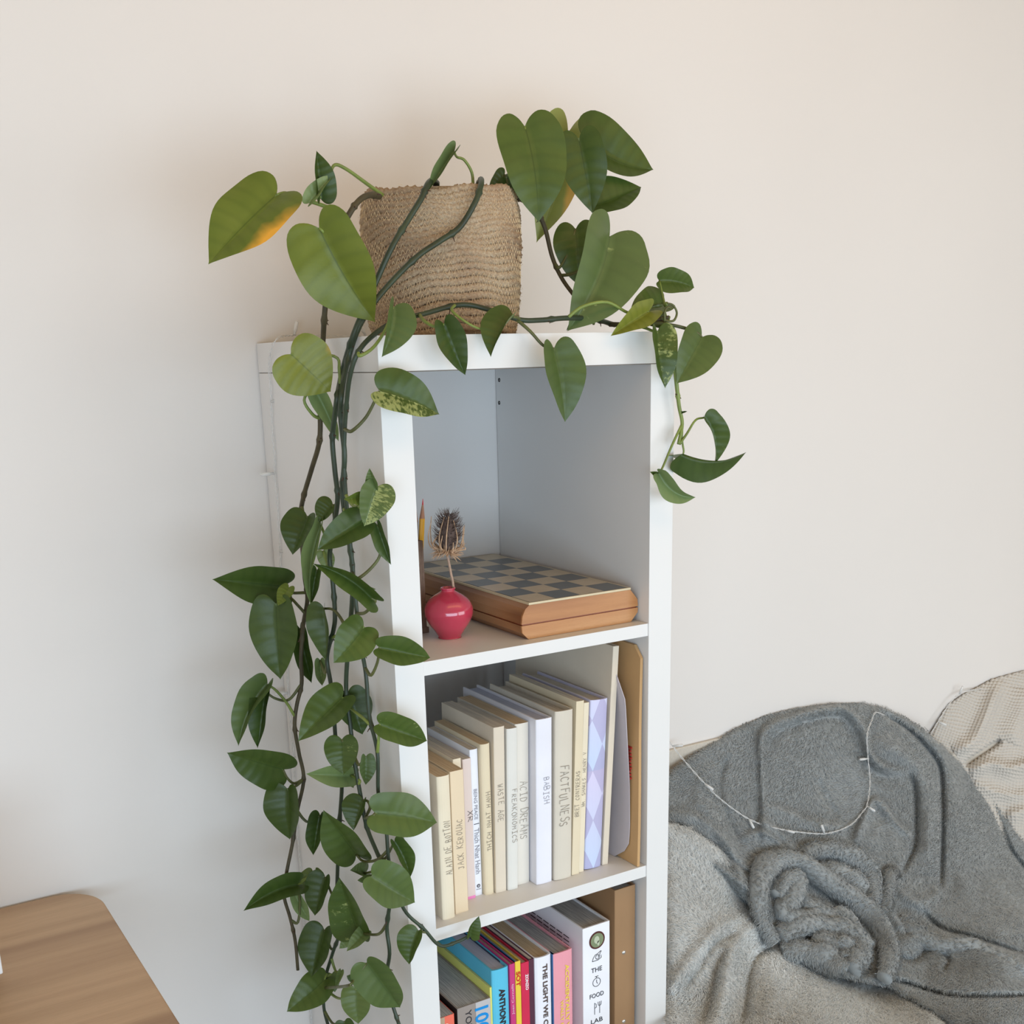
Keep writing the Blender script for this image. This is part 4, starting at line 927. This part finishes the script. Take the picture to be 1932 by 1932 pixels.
# ------------------------------------------------------------------ blankets
def tps(ctrl):
    A = np.array([(a/500, b/500) for a, b, _ in ctrl]); y = np.array([c for *_, c in ctrl]); n = len(A)
    def phi(r2): return np.where(r2 > 0, r2*np.log(np.maximum(r2, 1e-12))*.5, 0)
    K = phi(((A[:, None]-A[None])**2).sum(-1))+np.eye(n)*.002; P = np.hstack([np.ones((n, 1)), A])
    S = np.block([[K, P], [P.T, np.zeros((3, 3))]]); w_ = np.linalg.solve(S, np.concatenate([y, np.zeros(3)]))
    def f(u, v):
        Q = np.stack([u/500, v/500], -1); out_ = w_[n]+Q@w_[n+1:]
        for i in range(n): out_ = out_+w_[i]*phi(((Q-A[i])**2).sum(-1))
        return out_
    return f
def seg_dist(u, v, poly, closed=False):
    """distance, signed side (+ clockwise) and run along a polyline"""
    P = np.array(poly, float); 
    if closed: P = np.vstack([P, P[:1]])
    best = np.full(u.shape, 1e9); side_ = np.zeros(u.shape); run = np.zeros(u.shape); acc = 0; tot = np.linalg.norm(np.diff(P, axis=0), axis=1).sum()
    for a, b in zip(P[:-1], P[1:]):
        d = b-a; l = np.hypot(*d)+1e-9; dd = d/l; pu, pv = u-a[0], v-a[1]; t = np.clip(pu*dd[0]+pv*dd[1], 0, l)
        qx, qy = pu-t*dd[0], pv-t*dd[1]; r = np.hypot(qx, qy); m = r < best
        sg = np.sign(dd[0]*pv-dd[1]*pu); best = np.where(m, r, best); side_ = np.where(m, sg, side_); run = np.where(m, (acc+t)/tot, run); acc += l
    return best, side_, run
def inside(u, v, poly):
    P = poly; r = np.zeros(u.shape, bool); j = len(P)-1
    for i in range(len(P)):
        (x1, y1), (x2, y2) = P[i], P[j]
        with np.errstate(divide='ignore', invalid='ignore'):
            r ^= ((y1 > v) != (y2 > v)) & (u < (x2-x1)*(v-y1)/(y2-y1+1e-12)+x1)
        j = i
    return r
def fold_field(u, v, folds):
    h = np.zeros(u.shape)
    for pts, wp, wn, amp in folds:
        P = catmull([(a, b, 0) for a, b in pts], 5)[:, :2]
        d, sd, run = seg_dist(u, v, P); tp = np.clip(np.minimum(run, 1-run)*7, 0, 1)**.6 if len(pts) > 2 else 1
        tp = np.where((run <= 0) | (run >= 1), 0, tp)
        w_ = np.where(sd >= 0, wp, wn); h += 2.1*amp*tp*np.exp(-(d/w_)**2 if amp < 0 else -(d/w_)**1.6)
    return h
def smooth_noise(u, v, sc, seed):
    r = np.random.default_rng(seed); o = np.zeros(u.shape)
    for k in range(7):
        a = r.uniform(0, 2*pi); f = r.uniform(.6, 1.5)/sc; o += np.sin((u*cos(a)+v*sin(a))*f*2*pi+r.uniform(0, 6))
    return o/7
def drape(poly, yf, folds, step, edge=16, th=.012, ripple=.0040, seed=1):
    P = np.array(poly, float); u0, v0 = P.min(0)-2; u1, v1 = P.max(0)+2
    us = np.arange(u0, u1, step); vs = np.arange(v0, v1, step); U, Vv = np.meshgrid(us, vs)
    ins = inside(U, Vv, poly); d, _, _ = seg_dist(U, Vv, poly, True)
    y = yf(U, Vv); s = 1/1250.
    h = fold_field(U, Vv, folds)+ripple*smooth_noise(U, Vv, 60, seed)+ripple*.5*smooth_noise(U, Vv, 26, seed+5)
    e = np.clip(1-d/edge, 0, 1); h -= th*(1-np.sqrt(np.maximum(0, 1-e*e)))
    D = rays(U, Vv); t = (y-CC[1])/D[..., 1]; ln = np.linalg.norm(D, axis=-1)
    Pt = CC+D*(t-h/ln)[..., None]; Pt[..., 1] = np.minimum(Pt[..., 1], .3840)
    return U, Vv, Pt, ins
def grid_mesh(Pt, ins):
    n, m = ins.shape; idx = np.arange(n*m).reshape(n, m)
    q = ins[:-1, :-1] & ins[1:, :-1] & ins[:-1, 1:] & ins[1:, 1:]
    F = np.stack([idx[:-1, :-1][q], idx[1:, :-1][q], idx[1:, 1:][q], idx[:-1, 1:][q]], 1)
    used = np.unique(F); mp_ = -np.ones(n*m, int); mp_[used] = np.arange(len(used)); return Pt.reshape(-1, 3)[used], mp_[F], used
def normals(Pt):
    gu = np.gradient(Pt, axis=1); gv = np.gradient(Pt, axis=0); N = np.cross(gv, gu); N /= np.linalg.norm(N, axis=-1)[..., None]+1e-12
    s = np.sign((N*(CC-Pt)).sum(-1)); return N*s[..., None]
def tufts(P, N, n, ln, wd, seed, comb=None):
    """n small curved blades rooted on the given points"""
    r = np.random.default_rng(seed); i = r.integers(0, len(P), n); p = P[i]+r.normal(size=(n, 3))*.0012; nn = N[i]
    cell = np.floor(p/.012); hsh = np.sin(cell@np.array([12.9898, 78.233, 37.719]))*43758.5; ang = (hsh-np.floor(hsh))*2*pi
    sm = np.sin(p[:, 0]*22+1.3)+np.sin(p[:, 2]*25)+np.sin(p[:, 1]*19+p[:, 0]*13)
    a = sm*.8+1.2+r.normal(size=n)*.42+.22*np.sin(ang)
    t1 = np.cross(nn, np.array([0, 1., 0])); t1 /= np.linalg.norm(t1, axis=1)[:, None]+1e-9; t2 = np.cross(nn, t1)
    lay = t1*np.cos(a)[:, None]+t2*np.sin(a)[:, None]+np.array([0, 0, -.35]); lay /= np.linalg.norm(lay, axis=1)[:, None]
    L_ = ln*r.uniform(.6, 1.3, n)[:, None]; sd = np.cross(nn, lay); sd /= np.linalg.norm(sd, axis=1)[:, None]+1e-9
    w_ = wd*r.uniform(.6, 1.2, n)[:, None]
    b0 = p-nn*.0004; m = p+nn*L_*.42+lay*L_*.30; e = p+nn*L_*.50+lay*L_*.95
    V = np.stack([b0-sd*w_, b0+sd*w_, m-sd*w_*.8, m+sd*w_*.8, e], 1).reshape(-1, 3); V[:, 1] = np.minimum(V[:, 1], .3870)
    k = np.arange(n)[:, None]*5; F = np.concatenate([k+np.array([[0, 1, 3]]), k+np.array([[0, 3, 2]]), k+np.array([[2, 3, 4]])], 0)
    c = np.repeat(np.clip(.5+r.normal(size=n)*.22, 0, 1), 5); return V, F, c
def blanket(name, label, poly, yf, folds, mat, n, ln, wd, seed, extra=(), step=3.0, **k):
    U, Vv, Pt, ins = drape(poly, yf, folds, step, seed=seed, **k); N = normals(Pt); V, F, used = grid_mesh(Pt, ins)
    root = thing(name, label, 'blanket', tuple(V.mean(0)*(1, 1, 0)+(0, 0, V[:, 2].min())))
    Nf = N.reshape(-1, 3)[used]; back = V-Nf*.006; back[:, 1] = np.minimum(back[:, 1], .3865); nv = len(V)
    ed = {}
    for f in F:
        for a, b in zip(f, np.roll(f, -1)): ed[(a, b)] = 1
    rim = [(a, b) for a, b in ed if (b, a) not in ed]
    FF = np.vstack([F, F[:, ::-1]+nv, np.array([[b, a, a+nv, b+nv] for a, b in rim])])
    mesh_obj('cloth', np.vstack([V, back]), FF, mat, root, smooth=True, cols=np.full(nv*2, .38))
    PV = [V]; PN = [Nf]
    for C, rad, flat in extra:      # rolled folds lying on the cloth
        TV, TF = tube(C, rad, 16); TV = np.array(TV); kk = 16
        ctr = np.repeat(C, kk, axis=0); off = TV-ctr; q_ = np.arange(len(TV)); aa = (q_ % kk)/kk*2*pi; rn = (q_//kk)/len(C); off = off*(1+.16*np.sin(2*aa+rn*9)+.12*np.sin(rn*17+aa)+.07*np.sin(rn*40+3*aa))[:, None]; TV = ctr+off; mesh_obj('rolled_fold', TV, TF, mat, root, smooth=True, cols=np.full(len(TV), .38))
        nn = off/(np.linalg.norm(off, axis=1)[:, None]+1e-9); Q = np.array([f for f in TF if len(f) == 4])
        r = np.random.default_rng(5); Q = np.repeat(Q, 4, axis=0); wa_, wb_ = r.random((len(Q), 1)), r.random((len(Q), 1))
        def bil(A): return (A[Q[:, 0]]*(1-wa_)+A[Q[:, 1]]*wa_)*(1-wb_)+(A[Q[:, 3]]*(1-wa_)+A[Q[:, 2]]*wa_)*wb_
        PV.append(bil(TV)); PN.append(bil(nn))
    PV = np.vstack(PV); PN = np.vstack(PN); vis = ((CC-PV)*PN).sum(1) > -.25; PV = PV[vis]; PN = PN[vis]
    TV, TF, c = tufts(PV, PN, n, ln, wd, seed); o = mesh_obj('pile', TV, TF, mat, root, cols=c); o['kind'] = 'stuff'
    return root, Pt, U, Vv
deep = [(1262,1412,.372),(1330,1392,.378),(1400,1368,.380),(1500,1336,.380),(1600,1325,.380),(1660,1330,.376),(1700,1348,.37),(1760,1385,.35),(1800,1430,.34),(1875,1505,.30),(1932,1570,.26),
        (1260,1500,.325),(1260,1580,.265),(1350,1450,.345),(1350,1550,.28),(1430,1500,.315),(1440,1600,.255),(1500,1450,.33),(1500,1550,.285),(1550,1600,.24),(1600,1500,.305),(1640,1600,.23),(1700,1450,.32),(1700,1550,.27),
        (1500,1680,.19),(1430,1700,.175),(1600,1720,.15),(1700,1650,.19),(1800,1550,.25),(1800,1650,.19),(1900,1650,.18),(1932,1750,.03),(1780,1740,.09),(1650,1800,.05),(1750,1830,.0),(1850,1850,-.08),(1932,1900,-.16),(1550,1800,.085),(2000,1990,-.28),(1700,1932,-.11),(1430,1800,.13),(2000,1700,.14)]
yD = tps(deep)
light_c = [(1262,1580,.235),(1262,1700,.15),(1262,1800,.07),(1262,1932,-.03),(1350,1640,.215),(1350,1750,.13),(1350,1932,-.02),(1430,1720,.20),(1450,1800,.115),(1450,1932,-.07),(1550,1820,.10),(1550,1932,-.10),(1650,1860,.035),(1700,1900,-.05),(1780,1940,-.15),(1300,1990,-.12),(1600,1990,-.19),(1240,1400,.33),(1400,1560,.24),(1600,1700,.19),(1750,1780,.06),(1510,1760,.16)]
yL = tps(light_c)
dark_poly = [(1250,1470),(1270,1452),(1300,1428),(1345,1398),(1390,1370),(1440,1346),(1500,1333),(1580,1324),(1625,1325),(1668,1334),(1705,1350),(1745,1374),(1775,1402),(1800,1425),(1835,1462),(1875,1508),(1905,1545),(1935,1578),(2010,1680),(2010,1990),(1840,1990),(1800,1938),(1760,1912),(1715,1882),(1670,1860),(1600,1846),(1540,1830),(1480,1795),(1445,1752),(1420,1712),(1352,1650),(1300,1612),(1250,1580)]
dark_folds = [
 ([(1438,1600),(1440,1540),(1438,1460),(1436,1400),(1450,1372),(1504,1350),(1560,1336),(1590,1336),(1615,1352),(1634,1384),(1641,1420),(1667,1445),(1716,1455)], 16, 5, .012),
 ([(1445,1545),(1447,1460),(1448,1408),(1475,1378),(1540,1356),(1590,1356),(1618,1400),(1628,1430),(1655,1462),(1708,1470)], 12, 12, -.007),
 ([(1660,1342),(1714,1375),(1750,1411),(1774,1449),(1779,1522),(1778,1600),(1775,1680)], 5, 5, -.018),
 ([(1690,1352),(1735,1385),(1772,1420),(1795,1470),(1806,1560),(1812,1640),(1840,1720)], 20, 26, .012),
 ([(1645,1392),(1700,1418),(1740,1460),(1753,1520),(1752,1600),(1750,1650)], 20, 22, .016),
 ([(1716,1455),(1727,1490),(1729,1560),(1725,1600),(1700,1650)], 5, 5, -.012),
 ([(1833,1464),(1872,1522),(1906,1598),(1936,1640),(1980,1700)], 5, 4, -.015),
 ([(1850,1470),(1890,1525),(1925,1590),(1975,1660)], 12, 12, .008),
 ([(1612,1590),(1630,1545),(1649,1510),(1672,1530),(1688,1552),(1725,1580)], 10, 5, .012),
 ([(1640,1600),(1665,1560),(1690,1600),(1700,1640)], 16, 16, .006),
 ([(1540,1470),(1560,1510),(1580,1545)], 6, 6, -.004),
 ([(1440,1515),(1480,1530),(1540,1552),(1600,1560)], 14, 6, .006),
 ([(1340,1440),(1320,1500),(1360,1560),(1390,1620),(1420,1660)], 14, 14, .006),
 ([(1375,1420),(1358,1480),(1372,1540),(1400,1600)], 7, 7, -.006),
 ([(1262,1530),(1320,1545),(1370,1590),(1398,1650),(1425,1680)], 12, 7, .007),
 ([(1255,1562),(1310,1600),(1370,1645),(1430,1690)], 9, 9, .009),
 ([(1262,1545),(1320,1580),(1380,1620),(1430,1668)], 5, 5, -.006),
 ([(1432,1545),(1470,1570),(1500,1600),(1540,1610)], 12, 6, .008),
 ([(1400,1580),(1440,1570),(1475,1600),(1490,1640)], 12, 6, .006),
 ([(1700,1680),(1760,1720),(1840,1745),(1932,1762),(2000,1780)], 14, 26, .010),
 ([(1740,1715),(1775,1750),(1850,1772),(1935,1800)], 6, 5, -.012),
 ([(1690,1780),(1740,1765),(1800,1782),(1860,1800),(1935,1830)], 24, 10, .016),
 ([(1680,1800),(1720,1812),(1750,1790),(1770,1770)], 8, 8, -.010),
 ([(1665,1846),(1720,1858),(1780,1876),(1850,1880),(1945,1878)], 5, 5, -.020),
 ([(1780,1835),(1790,1812),(1775,1790)], 6, 6, -.010),
 ([(1700,1895),(1780,1905),(1860,1925),(1940,1925)], 16, 16, .008),
 ([(1640,1640),(1665,1680),(1680,1720),(1712,1760)], 12, 8, .014),
 ([(1690,1640),(1700,1680),(1730,1700),(1765,1690),(1765,1670)], 12, 8, .010),
 ([(1655,1650),(1662,1700),(1655,1740)], 6, 6, -.012),
 ([(1480,1640),(1500,1680),(1480,1720),(1520,1740)], 10, 8, .006),
]
light_folds = [
 ([(1470,1722),(1430,1745),(1395,1770),(1376,1810),(1366,1860),(1352,1932),(1340,1985)], 20, 22, .020),
 ([(1465,1778),(1432,1802),(1415,1840),(1408,1890),(1402,1945)], 7, 9, -.012),
 ([(1372,1790),(1352,1830),(1340,1890),(1328,1945)], 9, 7, -.008),
 ([(1425,1728),(1370,1742),(1330,1775),(1290,1830),(1262,1870)], 14, 16, .010),
 ([(1400,1760),(1350,1780),(1320,1820),(1290,1870)], 7, 7, -.006),
 ([(1440,1800),(1460,1850),(1455,1920)], 30, 30, .010),
 ([(1600,1850),(1660,1860),(1720,1890),(1780,1935)], 14, 20, .010),
]
light_poly = [(1246,1548),(1300,1560),(1420,1640),(1560,1740),(1650,1790),(1690,1850),(1722,1880),(1770,1910),(1805,1940),(1850,1990),(1800,2060),(1262,2060)]
blanket('throw_blanket', 'silver grey fleece blanket smoothed over the sofa arm', light_poly, yL, light_folds, M['fleece_light'], 110000, .0075, .00055, 11, th=.035, edge=26)
def yoff(pts, lift):
    P = []
    for u, v in pts:
        p = at(u, v, y=float(yD(np.array(float(u)), np.array(float(v))))); d = CC-p; P.append(p+d/np.linalg.norm(d)*lift)
    return catmull(P, 6)
def fr(n, r, e=.5):
    x = np.linspace(0, 1, n); return r*(.45+.55*np.sin(np.clip(x, .02, .98)*pi)**e)
rolls = []
for pts, lift, r in (
   ([(1462,1778),(1438,1735),(1431,1685),(1440,1645),(1468,1622),(1506,1624),(1556,1662),(1606,1698),(1650,1735),(1676,1778),(1678,1812),(1668,1846)], .034, .0135),
   ([(1500,1628),(1530,1606),(1575,1603),(1618,1622),(1645,1650),(1650,1690),(1632,1718)], .026, .0115),
   ([(1462,1690),(1480,1662),(1500,1655),(1492,1690),(1478,1722),(1520,1730),(1560,1715)], .022, .0130),
   ([(1470,1765),(1510,1745),(1560,1752),(1600,1772),(1622,1800),(1608,1830)], .022, .0170),
   ([(1475,1790),(1520,1795),(1565,1812),(1600,1828)], .016, .0150),
   ([(1545,1640),(1585,1650),(1615,1680),(1600,1700)], .014, .0160),
   ([(1530,1770),(1580,1790),(1600,1815)], .020, .0170),
   ([(1510,1700),(1550,1728),(1590,1745),(1640,1790)], .014, .0170),
   ([(1668,1722),(1672,1690),(1680,1655),(1688,1640)], .022, .0095),
   ([(1700,1735),(1735,1770),(1790,1790),(1850,1800),(1935,1835)], .014, .0150)):
    C = yoff(pts, lift); rolls.append((C-(CC-C)/np.linalg.norm(CC-C, axis=1)[:, None]*.007, fr(len(C), r*1.5), 1))
blanket('throw_blanket', 'charcoal grey fleece throw bunched up in front of the wall beside the bookshelf', dark_poly, yD, dark_folds, M['fleece_dark'], 200000, .0068, .00055, 21, extra=rolls, th=.022, edge=14)

# cream waffle blanket at the far right
wpoly = [(1745,1405),(1765,1368),(1788,1326),(1815,1308),(1850,1292),(1880,1276),(1905,1270),(1940,1262),(2010,1250),(2010,1800),(1940,1700),(1900,1620),(1850,1530),(1790,1470)]
wy = tps([(1750,1395,.376),(1790,1330,.3815),(1850,1292,.3815),(1932,1264,.3815),(2000,1250,.3815),(1800,1400,.35),(1850,1450,.32),(1850,1380,.345),(1932,1350,.335),(1932,1450,.29),(1932,1550,.25),(1900,1520,.28),(2000,1700,.2),(2000,1400,.3)])
wf_ = [([(1800,1420),(1835,1400),(1855,1365),(1875,1320),(1890,1285)], 10, 14, .016), ([(1820,1443),(1845,1425),(1870,1408),(1890,1395)], 6, 5, -.018),
       ([(1830,1455),(1870,1440),(1905,1448),(1940,1440),(1980,1430)], 16, 9, .015), ([(1840,1475),(1880,1495),(1935,1500),(1990,1490)], 12, 10, .008),
       ([(1900,1540),(1930,1530),(1990,1520)], 14, 10, .010), ([(1905,1400),(1925,1350),(1935,1300)], 22, 22, .010)]
U, Vv, Pt, ins = drape(wpoly, wy, wf_, 1.2, edge=12, th=.014, ripple=.0012, seed=31)
N = normals(Pt)
a_ = U+.25*Vv+14*np.sin(Vv/70)+6*smooth_noise(U, Vv, 90, 3); b_ = Vv-.30*U+10*np.sin(U/60)+6*smooth_noise(U, Vv, 80, 4)
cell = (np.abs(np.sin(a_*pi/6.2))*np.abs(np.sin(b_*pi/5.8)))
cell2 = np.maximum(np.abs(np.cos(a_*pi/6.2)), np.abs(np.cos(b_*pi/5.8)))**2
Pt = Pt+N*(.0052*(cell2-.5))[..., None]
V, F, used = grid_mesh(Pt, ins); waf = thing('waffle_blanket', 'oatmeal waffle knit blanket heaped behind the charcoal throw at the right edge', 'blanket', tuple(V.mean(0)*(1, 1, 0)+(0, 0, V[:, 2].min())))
cc_ = np.clip(cell2.reshape(-1)[used]*1.0, 0, 1)*.25+.5+.1*rng.normal(size=len(V))  # hollows of the weave coloured darker, painting in their shade
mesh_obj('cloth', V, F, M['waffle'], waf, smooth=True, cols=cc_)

# fairy lights lying over the charcoal throw
def onD(u, v, lift=.012):
    U_ = np.array([[u, u+1.]]); V_ = np.array([[v, v+1.]]); lift = lift*.5+.006+float(fold_field(U_, V_, dark_folds)[0, 0])
    y = float(yD(np.array(float(u)), np.array(float(v)))); p = at(u, v, y=y); d = CC-p; return p+d/np.linalg.norm(d)*lift
c5 = [(60,430),(80,455),(150,545),(260,670),(350,760),(500,865),(650,915),(830,940),(930,935),(1030,895),(1090,830),(1115,790),(1130,680),(1120,550),(1115,430),(1140,350),(1160,310),(1205,325)]
pth = [(1232+a/2.76, 1232+b/2.76) for a, b in c5]
string_lights('clear fairy light cable looping over the charcoal fleece throw', [onD(u, v, .014+.010*(k in (2, 3, 4, 14, 15, 16))) for k, (u, v) in enumerate(pth)],
    [((1263,1400),(.0,.0)) if 0 else ((1270,1408),(1,-.1)), ((1413,1545),(.5,1)), ((1555,1572),(-.4,-1)), ((1640,1432),(-1,.1)), ((1635,1520),(.9,.6)), ((1330,1475),(.8,.6)), ((1480,1565),(.9,.2))], 2, r=.0007)
w0 = at(1795, 1322, y=.378)
string_lights('clear fairy light cable tucked behind the waffle knit blanket against the wall', [at(1752,1392,y=.366), at(1772,1358,y=.368), at(1790,1330,y=.37), at(1806,1312,y=.37), at(1830,1303,y=.372), at(1860,1298,y=.378)],
    [((1768,1360),(.8,.4)), ((1808,1308),(.3,-.9))], 3, r=.0007)
